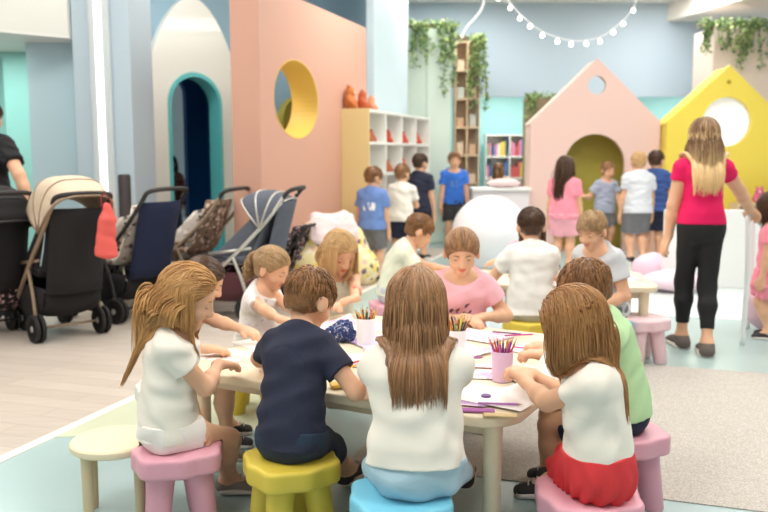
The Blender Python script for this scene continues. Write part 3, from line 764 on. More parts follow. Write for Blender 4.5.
# pink partition with the yellow rimmed hole
PC = np.array([-1.115, 7.5]); PLEN = 2.86; PTH = .29; PTOP = 2.88
prot = math.atan2(gv[1], gv[0])
pink = mat('pink_paint', (210, 162, 142), .55)
hole = [(.80+.53*math.cos(a), 1.895+.385*math.sin(a)) for a in np.linspace(0, 2*pi, 49)[:-1]]
struct('wall_pink', MB().plate([(0, 0), (PLEN, 0), (PLEN, PTOP), (0, PTOP)], [hole], 0, PTH), pink, loc=(*PC, 0), rz=prot)
hr_ = [(.80+.522*math.cos(a), 1.895+.377*math.sin(a)) for a in np.linspace(0, 2*pi, 49)[:-1]]
struct('trim_5', MB().plate([(x, z) for x, z in hole], [hr_], -.004, PTH+.004), mat('yellow_rim', (238, 196, 96), .5), loc=(*PC, 0), rz=prot)
ol = empty('olive_arch_panel', (-.98, 10.0, 0), lrot, 'olive green arched panel seen through the round hole', 'panel')
MB().plate(arch(.30, 1.75, 0), [], 0, .12).build('panel', mat('olive_paint', (158, 150, 62), .6), ol)
MB().box((0, .06, .05), (1.0, .3, .1)).build('foot', mat('olive_paint', (150, 142, 60), .6), ol)
# pale wall beyond the shelf, tall mint column
struct('wall_pale', MB().box((0, 0, CEIL/2), (.1, 1.5, CEIL)), mat('wall_ice', (204, 222, 230), .5), loc=(.06, 11.4, 0), rz=-GA)
# far wall, opening below, room behind
struct('wall_back', MB().box((4.5, 14.05, (CEIL+2.32)/2), (10, .1, CEIL-2.32)), mblue2)
struct('wall_far', MB().box((4.5, 17.0, 1.5), (11, .1, 3.4)), mat('wall_aqua', (168, 220, 220), .5))
struct('ceiling_far', MB().box((4.5, 15.55, 2.75), (11, 3.0, .1)), mceil)
struct('wall_right_far', MB().box((9.5, 12, CEIL/2), (.1, 10, CEIL)), mblue2)
for x in (2.3, 6.2):
    area(x, 15.6, 1.4, 1.2, 26, 2.66)
    t = empty('ceiling_light', (x, 15.6, 2.70), 0, 'white ceiling light in the back room', 'ceiling light', 'back room lights'); MB().box((0, 0, -.02), (1.5, 1.3, .03)).build('diffuser', mlamp, t)
# right hand column with plants and the bulkhead above
pb = aty(732, 60, 12.2)
struct('wall_column_right', MB().box((0, 0, 1.60), (1.2, .8, 3.20)), mat('column_pinkish', (240, 222, 210), .6), loc=(pb[0]+.33, 12.6, 0))
struct('trim_4', slabp([(4.7, 14.0), (5.5, 10.2), (9, 10.2), (9, 14.0)], 3.55, CEIL), mat('bulkhead', (246, 238, 230), .6))
# ---------------------------------------------------------------- play houses
def house(name, label, x0, x1, y, zea, zap, m, inside, holes, depth=1.1, m2=None):
    cx = (x0+x1)/2; w = (x1-x0)/2
    t = empty(name, (cx, y, 0), 0, label, 'playhouse')
    out = [(-w, 0), (w, 0), (w, zea), (0, zap), (-w, zea)]
    MB().plate(out, holes, 0, .07).build('facade', m, t)
    MB().plate([(-w, 0), (w, 0), (w, zea), (-w, zea)], [], depth-.06, depth).build('back_panel', inside, t)
    for sg in (-1, 1):
        MB().box((sg*(w-.03), depth/2+.01, zea/2), (.06, depth-.14, zea-.01)).build('side_panel', m, t)
        L = math.hypot(w, zap-zea); a = math.atan2(zap-zea, w)
        r_ = MB().box((0, 0, 0), (L, depth-.14, .05)); r_.xf(RY(sg*a), (sg*w/2, depth/2+.01, (zea+zap)/2-.045)); r_.build('roof_panel', m, t)
    return t
hp_pink = mat('house_pink', (240, 206, 196), .55); hp_yel = mat('house_yellow', (246, 222, 92), .5)
HY = 11.5
ap = aty(601, 58, HY); ea = aty(531, 122, HY); eb = aty(661, 118, HY)
circ = lambda cx, cz, r, n=32: [(cx+r*math.cos(2*pi*i/n), cz+r*math.sin(2*pi*i/n)) for i in range(n)]
zc = aty(600, 85, HY)[2]; ztop = aty(600, 134, HY)[2]
house('playhouse_pink', 'pale pink wooden playhouse with arched doorway and round gable hole', ea[0], eb[0], HY, ea[2], ap[2], hp_pink, mat('house_olive', (176, 164, 70), .6), [circ(.0, zc, .125), arch(.42, ztop-.42, .002)], depth=.5)
YY = 11.3
ap = aty(730, 65, YY); ea = aty(667, 122, YY); hc = aty(727, 122, YY)
hw = ap[0]-ea[0]
ty = house('playhouse_yellow', 'bright yellow playhouse with a large round window', ea[0], ap[0]+hw, YY, ea[2], ap[2], hp_yel, mat('house_white_inside', (250, 250, 250), .5), [circ(hc[0]-ap[0], hc[2], .335), circ(.0, aty(730, 82, YY)[2], .03, 12)], depth=.5)
MB().plate(circ(hc[0]-ap[0], hc[2], .37), [circ(hc[0]-ap[0], hc[2], .33)], .075, .10).build('window_rim', mwhite, ty)
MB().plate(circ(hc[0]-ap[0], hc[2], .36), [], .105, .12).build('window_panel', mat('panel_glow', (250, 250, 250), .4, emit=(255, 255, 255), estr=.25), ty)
# ---------------------------------------------------------------- shelf unit with cubbies
SH0 = PC+gv*2.72+rv*.02
def unit(name, label, org, rot, W, D, Hh, cols, rows, mside, mshelf, back=True):
    """origin at the near lower corner; width along local x, depth along +y (front at y=0)"""
    t = empty(name, (*org, 0), rot, label, 'shelf')
    MB().box((.01, D/2, Hh/2), (.02, D, Hh)).build('side_panel', mside, t)
    MB().box((W-.01, D/2, Hh/2), (.02, D, Hh)).build('side_panel', mshelf, t)
    if back: MB().box((W/2, D-.006, Hh/2), (W-.05, .012, Hh-.01)).build('back_panel', mshelf, t)
    for i in range(rows+1): MB().box((W/2, D/2-.008, .03+(Hh-.05)*i/rows), (W-.045, D-.03, .03)).build('shelf', mshelf, t)
    for j in range(1, cols): MB().box((W*j/cols, D/2-.008, Hh/2), (.025, D-.035, Hh-.08)).build('divider', mshelf, t)
    return t
myel = mat('shelf_yellow', (236, 214, 156), .5); mshw = mat('shelf_white', (240, 240, 234), .5)
so = aty(369, 108, 9.3)
SO = np.array([so[0], so[1]]); SHT = so[2]
unit('cubby_shelf', 'white cubby shelf with a yellow end panel against the pink partition', SO, prot, 2.6, .34, SHT, 4, 5, myel, mshw)
TOYC = [(226, 120, 80), (240, 150, 130), (214, 90, 70), (236, 190, 120), (246, 220, 210), (190, 110, 80)]
def L2W(org, rot, x, y): return (org[0]+math.cos(rot)*x-math.sin(rot)*y, org[1]+math.sin(rot)*x+math.cos(rot)*y)
def plush(x, y, z, h, c, rz, label, group=None):
    t = empty('plush_toy', (x, y, z), rz, label, 'soft toy', group)
    m = mat('plush_%d_%d_%d' % c, c, .95, noise=.2, nscale=40, bump=.6, bscale=120)
    v, F = solid([ell((0, 0, h*.3), (h*.26, h*.22, h*.32)), ell((0, -h*.03, h*.72), (h*.23, h*.21, h*.21)), Seg((-h*.2, -h*.05, h*.42), (-h*.3, -h*.2, h*.25), h*.09), Seg((h*.2, -h*.05, h*.42), (h*.3, -h*.2, h*.25), h*.09),
                  Seg((-h*.12, -h*.1, h*.1), (-h*.18, -h*.34, h*.1), h*.1), Seg((h*.12, -h*.1, h*.1), (h*.18, -h*.34, h*.1), h*.1)], h*.045, [op_plane((0, 0, -1), (0, 0, .001))])
    mk('body', v, F, m, t)
    for sg in (-1, 1): MB().sphere((sg*h*.15, 0, h*.92), h*.075, 10, 8).build('ear', m, t, True)
    MB().sphere((0, -h*.22, h*.68), h*.07, 10, 8).build('muzzle', mat('plush_cream', (246, 226, 200), .95), t, True)
    return t
k = 0
for (x, y_, h, c) in ((.10, .27, .27, (214, 130, 74)), (.16, .14, .22, (196, 100, 62)), (.36, .10, .17, (226, 156, 120))):
    X, Y = L2W(SO, prot, x, y_)
    plush(X, Y, SHT-.003, h, c, prot+rng.uniform(-.3, .3), ['orange soft toy, leftmost on top of the cubby shelf', 'dark orange soft toy in the middle on the cubby shelf top', 'small peach soft toy, rightmost on top of the cubby shelf'][k]); k += 1
rows_z = [.03+(SHT-.05)*i/5+.016 for i in range(5)]
for r_ in (2, 3, 4):
    for j in range(4):
        for q in range(2):
            if rng.uniform() < .2: continue
            x = 2.6*(j+.28+.44*q)/4; X, Y = L2W(SO, prot, x, .15)
            c = TOYC[int(rng.integers(6))]
            plush(X, Y, rows_z[r_], rng.uniform(.14, .19), c, prot+rng.uniform(-.5, .5), 'small soft toy standing in a cubby of the white shelf', 'soft toys in the cubbies')
# tall mint column and a timber bookcase, both with trailing plants on top
mmint = mat('mint_paint', (214, 230, 216), .55)
mc = aty(430, 60, 12.6)
tcx = aty(406, 25, 12.4); tcx2 = aty(452, 25, 12.4)
t = empty('mint_cabinet', ((tcx[0]+tcx2[0])/2, 12.45, 0), 0, 'tall pale mint cabinet with trailing plants on top', 'cabinet')
cw = tcx2[0]-tcx[0]; ch = aty(430, 27, 12.4)[2]
MB().box((0, .25, ch/2), (cw, .5, ch), bev=.006).build('carcass', mmint, t); MB().box((cw*.22, -.012, ch/2), (cw*.5, .022, ch-.06), bev=.004).build('door', mat('mint_paint_pale', (224, 238, 226), .55), t); MB().box((-cw*.28, -.012, ch/2), (cw*.42, .022, ch-.06), bev=.004).build('door', mmint, t)
MB().sphere((-cw*.15, -.035, 1.3), .018, 10, 8).build('knob', mat('knob_dark', (70, 70, 70), .4), t, True)
bx0 = aty(453, 50, 13.2); bx1 = aty(478, 50, 13.2); bh = aty(465, 42, 13.2)[2]
unit('timber_bookcase', 'tall narrow timber bookcase beside the mint cabinet', (bx0[0]+.02, 13.0), 0, bx1[0]-bx0[0], .35, bh, 2, 7, mat('timber', (232, 206, 174), .5, noise=.1, nscale=8), mat('timber', (232, 206, 174), .5))
for i in range(7):
    for j in range(2):
        h = rng.uniform(.12, .2); W_ = bx1[0]-bx0[0]
        tag(MB().box((bx0[0]+.02+W_*(j+.5)/2, 13.14, .03+(bh-.05)*i/7+.016+h/2), (.11, .12, h), bev=.008).build('storage_box', mat('box_%d' % ((i+j) % 3), [(236, 214, 190), (226, 190, 160), (220, 226, 220)][(i+j) % 3], .7)), 'small pale box on a shelf of the timber bookcase', 'box', 'boxes in the timber bookcase')
def vines(name, label, x0, x1, y, z, ns, lmin, lmax, seed, yoff=-.06, cat='plant', mound=.10, depth=.3, bias=None, planter=True):
    R = np.random.default_rng(seed); t = empty(name, ((x0+x1)/2, y, z), 0, label, cat); w = (x1-x0)/2
    st = MB(); LV, LF = [], []
    def leaf(p, sz):
        a = nrm(R.normal(size=3)+np.array([0, -.6, -.4])); b_ = nrm(np.cross(a, R.normal(size=3)))
        n0 = len(LV); c = np.cross(a, b_)
        LV.extend([p, p+a*sz*.5+b_*sz*.36+c*sz*.1, p+a*sz, p+a*sz*.5-b_*sz*.36+c*sz*.1]); LF.append((n0, n0+1, n0+2, n0+3))
    for i in range(ns):
        u = R.uniform(-1, 1) if bias is None else bias[i % len(bias)]+R.normal()*.06
        L = R.uniform(lmin, lmax)*(.55 if u < 0 else 1); x = u*w; pts = []
        for k in range(9):
            q = k/8; pts.append(np.array([x+.03*math.sin(q*5+i), yoff+ -.03*math.sin(min(1, q*4)*pi*.5)-.01*R.uniform(), .05*(1-q*3) if q < .33 else -(q-.33)/.67*L]))
        st.tube(pts, .004, 5)
        for k in range(int(L*88)+8):
            q = R.uniform(.15, 1)*8; a0 = int(min(7, q)); p = pts[a0]+(pts[a0+1]-pts[a0])*(q-a0); leaf(p+R.normal(size=3)*.018, R.uniform(.04, .075))
    for k in range(int(620*w*mound/.1)): leaf(np.array([R.uniform(-w, w), R.uniform(yoff, depth), R.uniform(0, mound)]), R.uniform(.04, .075))
    if planter: MB().box((0, depth*.5, .03), (2*w*.96, depth*.9, .06)).build('planter', mat('planter_dark', (96, 82, 66), .8), t)
    st.build('stems', mat('stem_green', (104, 118, 66), .7), t, True)
    idx = R.integers(0, 3, len(LF)); mm = [mat('leaf_a', (126, 156, 98), .5), mat('leaf_b', (172, 190, 124), .5), mat('leaf_c', (98, 126, 86), .5)]
    mk('foliage', LV, LF, mm, t, False, None, idx)
    return t
vines('trailing_plant', 'trailing green plant on top of the tall mint cabinet', tcx[0], tcx2[0]+.05, 12.42, ch+.002, 17, .35, 1.15, 3, bias=[-.75, -.6, -.3, -.2, .35, .45, .6, .8, .95, .9, .7, .5])
vines('trailing_plant', 'trailing dark green plant on top of the timber bookcase', bx0[0]+.02, bx1[0]+.06, 12.98, bh+.002, 9, .5, 1.2, 4, bias=[.1, .5, .75, .95, 1.0, .85])
pc0 = aty(705, 30, 12.1); pc1 = aty(762, 30, 12.1)
vines('trailing_plant', 'trailing plant with brown tips on the column at the right', pc0[0]+.0, pc1[0]+.1, 12.19, 3.202, 20, .3, .75, 5, bias=[-.95, -.85, -.9, -.35, -.3, .0, .1, .3, .45, .75, .9], mound=.12)
# planter box beside the pink house
q0 = aty(533, 97, 12.9); q1 = aty(560, 97, 12.9)
pbx = empty('tall_planter', ((q0[0]+q1[0])/2+.1, 13.0, 0), 0, 'tall brown timber planter behind the pink playhouse', 'planter')
MB().box((0, .2, q0[2]/2), (.75, .4, q0[2]), bev=.01).build('box', mat('planter_brown', (176, 156, 128), .7, noise=.2, nscale=10), pbx)
vines('trailing_plant', 'low creeper on top of the tall brown planter', (q0[0]+q1[0])/2-.3, (q0[0]+q1[0])/2+.5, 12.99, q0[2]+.002, 6, .15, .9, 6, bias=[-.98, -.95, -.7, .2], mound=.07, planter=False)
# ---------------------------------------------------------------- string lights
sl = empty('string_lights', tuple(aty(570, 20, 10)), 0, 'string of small white bulbs sagging below the ceiling', 'string lights')
sl0 = np.array(sl.location); cat_ = []
for u, v_ in ((448, -49), (470, -26), (490, -12), (507, 0), (520, 14), (540, 30), (560, 38), (578, 41), (600, 37), (618, 25), (632, 10), (638, -6), (645, -26), (650, -49)): cat_.append(aty(u, v_, 10.0)-sl0)
wire = MB().tube(cat_, .006, 6); wire.build('cable', mat('cable_white', (240, 240, 240), .5), sl, True)
CP = []; 
for i in range(len(cat_)-1):
    for k in range(8): CP.append(cat_[i]+(cat_[i+1]-cat_[i])*k/8)
CP = np.array(CP); dd = np.concatenate([[0], np.cumsum(np.linalg.norm(np.diff(CP, axis=0), axis=1))])
bm_ = mat('bulb_glow', (255, 252, 240), .3, emit=(255, 250, 235), estr=7); so_ = mat('bulb_socket', (235, 235, 235), .5)
proto = None; nb = 19
for i in range(nb):
    q = dd[-1]*(i+.5)/nb; j = min(len(CP)-2, np.searchsorted(dd, q)-1); p = CP[j]
    if proto is None:
        sk = MB().lathe([(.012, -.03), (.012, .0)], n=10).build('socket', so_, sl, 'auto', loc=tuple(p)); bb = MB().sphere((0, 0, -.052), .024, 14, 10).build('bulb', bm_, sk, True); proto = sk
    else:
        c = copy_tree(proto, sl); c.location = tuple(p)
# second lit garland between plants
s2 = empty('string_lights', tuple(aty(475, 20, 11.6)), 0, 'white lit garland hanging over the timber bookcase', 'string lights'); z0 = np.array(s2.location)
pts = [aty(u, v_, 11.6)-z0 for u, v_ in ((486, -21), (484, -8), (483, 6), (476, 17), (466, 28), (462, 38))]
MB().tube(pts, .013, 8).build('garland', mat('garland_glow', (255, 255, 255), .5, emit=(255, 250, 245), estr=.3), s2, True)
# ---------------------------------------------------------------- tables
TL = np.array([-.865, 3.235]); TR = np.array([.40, 2.535]); td = nrm(TR-TL); tp = np.array([-td[1], td[0]]); TW = np.linalg.norm(TR-TL); TD_ = 1.34; TZ = .5
trot = math.atan2(td[1], td[0])
def TP(a, b): return TL+td*a*TW+tp*b*TD_      # point on the big table, a along the near edge, b away
def rrect(x0, x1, y0, y1, r, n=8):
    P = []
    for cx, cy, a0 in ((x1-r, y0+r, -pi/2), (x1-r, y1-r, 0), (x0+r, y1-r, pi/2), (x0+r, y0+r, pi)):
        for i in range(n+1): a = a0+pi/2*i/n; P.append((cx+r*math.cos(a), cy+r*math.sin(a)))
    return P
def top(P, z0, z1, bev=.008):
    bm = bmesh.new(); vs = [bm.verts.new((x, y, z0)) for x, y in P]; f = bm.faces.new(vs); r_ = bmesh.ops.extrude_face_region(bm, geom=[f])
    for e in r_['geom']:
        if isinstance(e, bmesh.types.BMVert): e.co.z = z1
    bm.normal_update(); bmesh.ops.recalc_face_normals(bm, faces=bm.faces[:])
    ed = [e for e in bm.edges if abs(e.verts[0].co.z-e.verts[1].co.z) < 1e-6]
    if bev: bmesh.ops.bevel(bm, geom=ed, offset=bev, segments=3, affect='EDGES', profile=.5)
    bm.verts.index_update(); mb = MB().add([tuple(v.co) for v in bm.verts], [[v.index for v in f.verts] for f in bm.faces]); bm.free(); return mb
mcrm = mat('table_cream', (238, 226, 198), .42, rgb2=(232, 216, 184), nscale=5); mbir = mat('table_birch', (232, 208, 160), .5, rgb2=(222, 192, 142), nscale=9)
def table(label, org, rot, W, D, Z, m, ml, r=.14, legs=None):
    t = empty('activity_table', (*org, 0), rot, label, 'table')
    top(rrect(0, W, 0, D, r), Z-.036, Z).build('tabletop', m, t, 'auto')
    MB().plate([(.10, Z-.09), (W-.10, Z-.09), (W-.10, Z-.037), (.10, Z-.037)], [], .10, .12).build('apron', ml, t)
    MB().plate([(.10, Z-.09), (W-.10, Z-.09), (W-.10, Z-.037), (.10, Z-.037)], [], D-.12, D-.10).build('apron', ml, t)
    for x, y in (legs or [(.09, .09), (W-.09, .09), (W-.09, D-.09), (.09, D-.09)]):
        MB().lathe([(.026, .002), (.029, .02), (.033, Z-.06), (.033, Z-.037)], (x, y, 0), 20).build('leg', ml, t, 'auto')
    return t
table('large cream children\'s table with rounded corners in the foreground', TL, trot, TW, TD_, TZ, mcrm, mcrm)
T2 = np.array([.30, 5.38]); t2rot = -.10; T2W, T2D = 1.50, .75
table('smaller cream children\'s table behind the big one', T2, t2rot, T2W, T2D, TZ, mcrm, mcrm, .10)
def T2P(a, b): return T2+np.array([math.cos(t2rot), math.sin(t2rot)])*a*T2W+np.array([-math.sin(t2rot), math.cos(t2rot)])*b*T2D
# ---------------------------------------------------------------- stools: a thick lobed seat on four fat legs
def seat_mesh():
    L = [Seg((0, 0, .245), (0, 0, .262), (.14, .14), None, k=60)]
    h = .006; P = []
    def lob(P, d):
        a = np.arctan2(P[:, 1], P[:, 0]); r = np.hypot(P[:, 0], P[:, 1])
        R = .166+.009*np.cos(4*(a-pi/4))+.006*np.cos(8*(a-pi/4))
        q = r-R; z = np.abs(P[:, 2]-.262)-.038; rd = .014
        dd = np.hypot(np.maximum(q+rd, 0), np.maximum(z+rd, 0))+np.minimum(np.maximum(q+rd, z+rd), 0)-rd
        return dd
    big = [Seg((-.1, 0, .262), (.1, 0, .262), .11), Seg((0, -.1, .262), (0, .1, .262), .11)]
    return solid(big, h, [lob])
SEATV, SEATF = seat_mesh()
def stool(label, x, y, rz, m, sc=1.0):
    t = empty('round_stool', (x, y, 0), rz, label, 'stool'); t.scale = (sc, sc, 1)
    mk('seat', SEATV, SEATF, m, t)
    for q in range(4):
        a = pi/4+q*pi/2; c = np.array([math.cos(a), math.sin(a)])
        mb = MB(); n = 24; prof = [(.040, .002), (.043, .008), (.051, .22), (.052, .232)]
        mb.lathe([(r, z) for r, z in prof], (0, 0, 0), n)
        v = mb.v[0]; v[:, 0] += c[0]*(.125-.035*v[:, 2]/.23); v[:, 1] += c[1]*(.125-.035*v[:, 2]/.23)
        mb.build('leg', m, t, 'auto')
    return t
ppink = mat('plastic_pink', (226, 164, 180), .38, spec=.5); pyel = mat('plastic_yellow', (222, 198, 76), .38); pblu = mat('plastic_blue', (126, 206, 232), .38)
SP = dict(pinkL=atz(177, 445, .3)[:2], yellow=atz(291, 456, .3)[:2], blue=atz(401, 492, .3)[:2], pinkR=atz(588, 490, .3)[:2], pinkB=atz(622, 428, .3)[:2])
stool('pink plastic stool at the left end of the big table', *SP['pinkL'], .35, ppink)
stool('yellow plastic stool in front of the big table', *SP['yellow'], .5, pyel)
stool('light blue plastic stool in the centre foreground', *SP['blue'], .2, pblu)
stool('pink plastic stool at the right corner of the big table', *SP['pinkR'], .1, ppink)
stool('pink plastic stool under the child in the green shirt', *SP['pinkB'], .3, ppink)
# hidden-side stools carry the children round the tables
far_st = {}
def fstool(key, xy, label, m): far_st[key] = np.array(xy); stool(label, xy[0], xy[1], rng.uniform(0, 1), m)
# round beige stool with slim legs, empty
b0 = atz(114, 438, .3)[:2]
bt = empty('low_stool', (*b0, 0), .5, 'empty round beige wooden stool behind the pink stool', 'stool')
MB().lathe([(.0, .268), (.150, .268), (.158, .274), (.160, .284), (.158, .294), (.150, .30), (0, .30)], n=40).build('seat', mat('stool_beige', (234, 222, 190), .5), bt, 'auto')
for q in range(4):
    a = pi/4+q*pi/2-.25; MB().lathe([(.017, .002), (.019, .012), (.021, .268)], (.128*math.cos(a), .128*math.sin(a), 0), 16).build('leg', mat('stool_leg', (214, 198, 160), .5), bt, 'auto')
fstool('dark', TP(-.24, .27), 'white plastic stool at the left end of the big table, behind the front row', mat('plastic_white', (232, 232, 226), .4))
fstool('toddler', TP(-.24, .74), 'yellow plastic stool under the curly haired toddler', pyel)
fstool('blonde', TP(-.14, 1.14), 'pink plastic stool at the far left corner of the big table', ppink)
fstool('pinkgirl', TP(.42, 1.13), 'blue plastic stool on the far side of the big table', pblu)
fstool('white', T2P(.44, -.16), 'yellow plastic stool on the near side of the smaller table', pyel)
fstool('cream', T2P(-.19, .55), 'pink plastic stool at the left end of the smaller table', ppink)
fstool('grey', T2P(.75, -.15), 'light blue plastic stool right of the yellow one at the smaller table', pblu)
fstool('hidden', T2P(.47, 1.17), 'pink plastic stool on the far side of the smaller table', ppink)
ws = T2P(.93, .06)
stool('pale pink stool beside the right leg of the smaller table', ws[0], ws[1], .3, mat('plastic_pale_pink', (240, 206, 212), .4))
# ---------------------------------------------------------------- on the table: paper, cups, pencils
mpap = mat('paper_white', (250, 249, 246), .8)
def scribble(name, c, base=(250, 249, 247), sc=9, thr=.49):
    m = mat(name, base, .8); nt = m.node_tree; b = nt.nodes['Principled BSDF']
    tc = nt.nodes.new('ShaderNodeTexCoord'); n = nt.nodes.new('ShaderNodeTexNoise'); n.inputs['Scale'].default_value = sc; n.inputs['Detail'].default_value = 5
    w = nt.nodes.new('ShaderNodeTexWave'); w.inputs['Scale'].default_value = 70; w.inputs['Distortion'].default_value = 2.5; w.inputs['Detail'].default_value = 1
    nt.links.new(tc.outputs['Object'], n.inputs[0]); nt.links.new(tc.outputs['Object'], w.inputs[0])
    a = nt.nodes.new('ShaderNodeMapRange'); a.inputs[1].default_value = thr; a.inputs[2].default_value = thr+.05; nt.links.new(n.outputs[0], a.inputs[0])
    bb = nt.nodes.new('ShaderNodeMapRange'); bb.inputs[1].default_value = .35; bb.inputs[2].default_value = .55; nt.links.new(w.outputs['Fac'], bb.inputs[0])
    mu = nt.nodes.new('ShaderNodeMath'); mu.operation = 'MULTIPLY'; nt.links.new(a.outputs[0], mu.inputs[0]); nt.links.new(bb.outputs[0], mu.inputs[1])
    mx = nt.nodes.new('ShaderNodeMix'); mx.data_type = 'RGBA'; mx.inputs[6].default_value = lin(base)+(1,); mx.inputs[7].default_value = lin(c)+(1,)
    nt.links.new(mu.outputs[0], mx.inputs[0]); nt.links.new(mx.outputs[2], b.inputs[0]); return m
sp_purple = scribble('paper_purple', (176, 96, 176)); sp_pink = scribble('paper_pink', (220, 120, 180), sc=11); sp_mix = scribble('paper_brown', (190, 140, 90), sc=12); sp_lil = scribble('paper_lilac', (150, 90, 170), (232, 214, 238), 8, .5)
def paper(label, a, b, rz, w, h, m, lift=0.0, layer=0, group='sheets of drawing paper on the big table', P=TP):
    x, y = P(a, b); n = 10; V = []; F = []; R = np.random.default_rng(int(a*1000+b*77)); ph = R.uniform(0, 6)
    for i in range(n+1):
        for j in range(n+1):
            u, v = i/n-.5, j/n-.5
            V.append((u*w, v*h, .0012+layer*.0004+lift*(max(0, u+v-.35)**2)*3))
    N = (n+1)**2; V += [(p[0], p[1], p[2]+.00025) for p in V]
    for i in range(n):
        for j in range(n):
            q = (i*(n+1)+j, (i+1)*(n+1)+j, (i+1)*(n+1)+j+1, i*(n+1)+j+1); F.append(q[::-1]); F.append([k+N for k in q])
    o = mk('paper_sheet', V, F, m, None, True, (x, y, TZ)); o.rotation_euler = (0, 0, rz)
    return tag(o, label, 'paper', group)
A4 = (.297, .21)
for i, (lab, a, b, rz, m, ly, lf) in enumerate([
    ('white drawing sheet at the left end of the table near the girl on pink', .05, .20, .3, sp_mix, 0, .0),
    ('blank white sheet beside the dark clothed child at the left end', .06, .42, 1.2, mpap, 0, .0),
    ('drawing sheet in front of the curly toddler', .10, .72, .9, sp_pink, 0, .03),
    ('white sheet in front of the child in the navy T-shirt', .36, .13, -.3, sp_mix, 0, .0),
    ('coloured sheet right of the navy T-shirt child\'s arm', .44, .34, .5, sp_purple, 1, .02),
    ('sheet in front of the blonde child in the cream top', .22, .80, .2, mpap, 0, .0),
    ('sheet with purple scribbles in the middle of the table', .62, .62, -.6, sp_purple, 0, .02),
    ('sheet with pink scribbles in front of the child in pink', .60, .84, -.2, sp_pink, 1, .0),
    ('white curled sheet by the near right corner beside the elbow', .905, .17, -.1, mpap, 2, .14),
    ('lilac coloured sheet at the near right edge of the table', .80, .13, .2, sp_lil, 1, .0),
    ('sheet with purple scribbles under the pink pencil cup', .80, .40, .4, sp_purple, 0, .0),
    ('white sheet by the hands of the child in green', .86, .72, -.5, sp_pink, 0, .02),
    ('white sheet by the hands of the child in the red skirt', .93, .45, .9, mpap, 1, .0),
    ('sheet behind the centre child\'s head', .50, .55, .1, mpap, 0, .0),
    ('sheet with lilac paint near the left pencil cup', .38, .60, 1.0, sp_lil, 1, .0)]):
    paper(lab, a, b, rz+trot, *A4, m, lf, ly*5+i*.9)
for i, (lab, a, b, m) in enumerate([('white sheet on the smaller table at left', .15, .5, mpap), ('pink scribbled sheet on the smaller table at right', .85, .45, sp_pink), ('white sheet on the smaller table before the child in grey', .6, .2, mpap)]):
    paper(lab, a, b, .3*i, *A4, m, .01, i, 'sheets of paper on the smaller table', T2P)
def cup(label, x, y, m, h, r, n, cols, zc=TZ, sd=0):
    t = empty('pencil_cup', (x, y, zc), 0, label, 'cup')
    MB().lathe([(0, .002), (r*.9, .002), (r*.93, .008), (r, h-.004), (r*.985, h), (r*.94, h-.003), (r*.87, .008), (0, .008)], n=36).build('cup', m, t, 'auto')
    R = np.random.default_rng(sd)
    for i in range(n):
        c = cols[i % len(cols)]; a = 2*pi*i/n+R.uniform(-.2, .2); q = r*.82*(1 if i % 3 else .45)
        L = R.uniform(.15, .175); p0 = np.array([-.5*q*math.cos(a)*.5, -.5*q*math.sin(a)*.5, .012]); tilt = np.array([q*math.cos(a), q*math.sin(a), h])-p0; d = nrm(tilt); p1 = p0+d*L
        lab = label.split(' on ')[0].split(' in ')[0]
        ob = MB(); ob.tube([p0, p0+d*(L-.022)], .0040, 6, False); w = MB().tube([p0+d*(L-.022), p0+d*(L-.006)], [.0040, .0016], 6, False); tipm = MB().tube([p0+d*(L-.006), p1], [.0017, .0005], 6, False)
        pe = tag(ob.build('pencil', mat('pencil_%d_%d_%d' % c, c, .4), None, 'auto', loc=(x, y, zc)), 'coloured pencil standing point up in the '+lab, 'pencil', 'pencils in the '+lab)
        w.build('wood_tip', mat('pencil_wood', (222, 184, 134), .7), pe, True); tipm.build('lead', mat('pencil_%d_%d_%d' % c, c, .4), pe, True)
PC1 = [(214, 60, 60), (240, 180, 40), (60, 120, 70), (40, 40, 44), (230, 110, 40), (70, 110, 180), (150, 80, 50), (240, 220, 90), (60, 60, 70), (120, 160, 80)]
PC2 = [(196, 60, 160), (150, 60, 160), (230, 110, 180), (110, 50, 120), (240, 170, 60), (210, 90, 60), (90, 60, 130), (226, 80, 140)]
cpap = mat('cup_white', (240, 238, 244), .5); clil = mat('cup_lilac', (232, 198, 230), .4)
c1 = atz(366, 345, TZ)[:2]; cup('white pencil cup left of the centre child', c1[0], c1[1], cpap, .125, .045, 16, PC1, sd=1)
c2 = atz(457, 352, TZ)[:2]; cup('white pencil cup right of the centre child\'s hair', c2[0], c2[1], cpap, .10, .042, 14, PC1[::-1], sd=2)
c3 = atz(502, 381, TZ)[:2]; cup('lilac pencil cup in front of the red skirt child', c3[0], c3[1], clil, .118, .041, 14, PC2, sd=3)
def loose(label, u, v, ang, c, L=.15, r=.0042, z=TZ):
    p = atz(u, v, z); d = np.array([math.cos(ang), math.sin(ang), 0])*L/2; q = np.array([p[0], p[1], z+r+.0105])
    o = tag(MB().tube([-d, d*.82], r, 6, False).build('pencil', mat('pencil_%d_%d_%d' % c, c, .4), None, 'auto', loc=tuple(q)), label, 'pencil', 'pencils lying loose on the big table')
    MB().tube([d*.82, d], [r, .0006], 6, False).build('wood_tip', mat('pencil_wood', (222, 184, 134), .7), o, True)
for i, (lab, u, v, a, c) in enumerate([('purple pencil lying left of the lilac cup', 468, 362, .3, (170, 90, 170)), ('magenta pencil lying behind the lilac cup', 520, 338, .2, (190, 60, 140)), ('dark purple pencil lying behind the lilac cup', 508, 336, -.4, (110, 60, 120)),
    ('yellow pencil by the navy child\'s right forearm', 347, 372, 1.0, (240, 190, 60)), ('red pencil beside the white cup at left', 353, 366, .8, (210, 70, 60)), ('brown pencil near the right elbow of the centre child', 487, 372, -.2, (150, 100, 80)),
    ('pink pencil in front of the child in green', 530, 352, -.5, (225, 100, 160)), ('lilac pencil under the white curled sheet', 500, 408, -.1, (190, 130, 200))]): loose(lab, u, v, a, c)
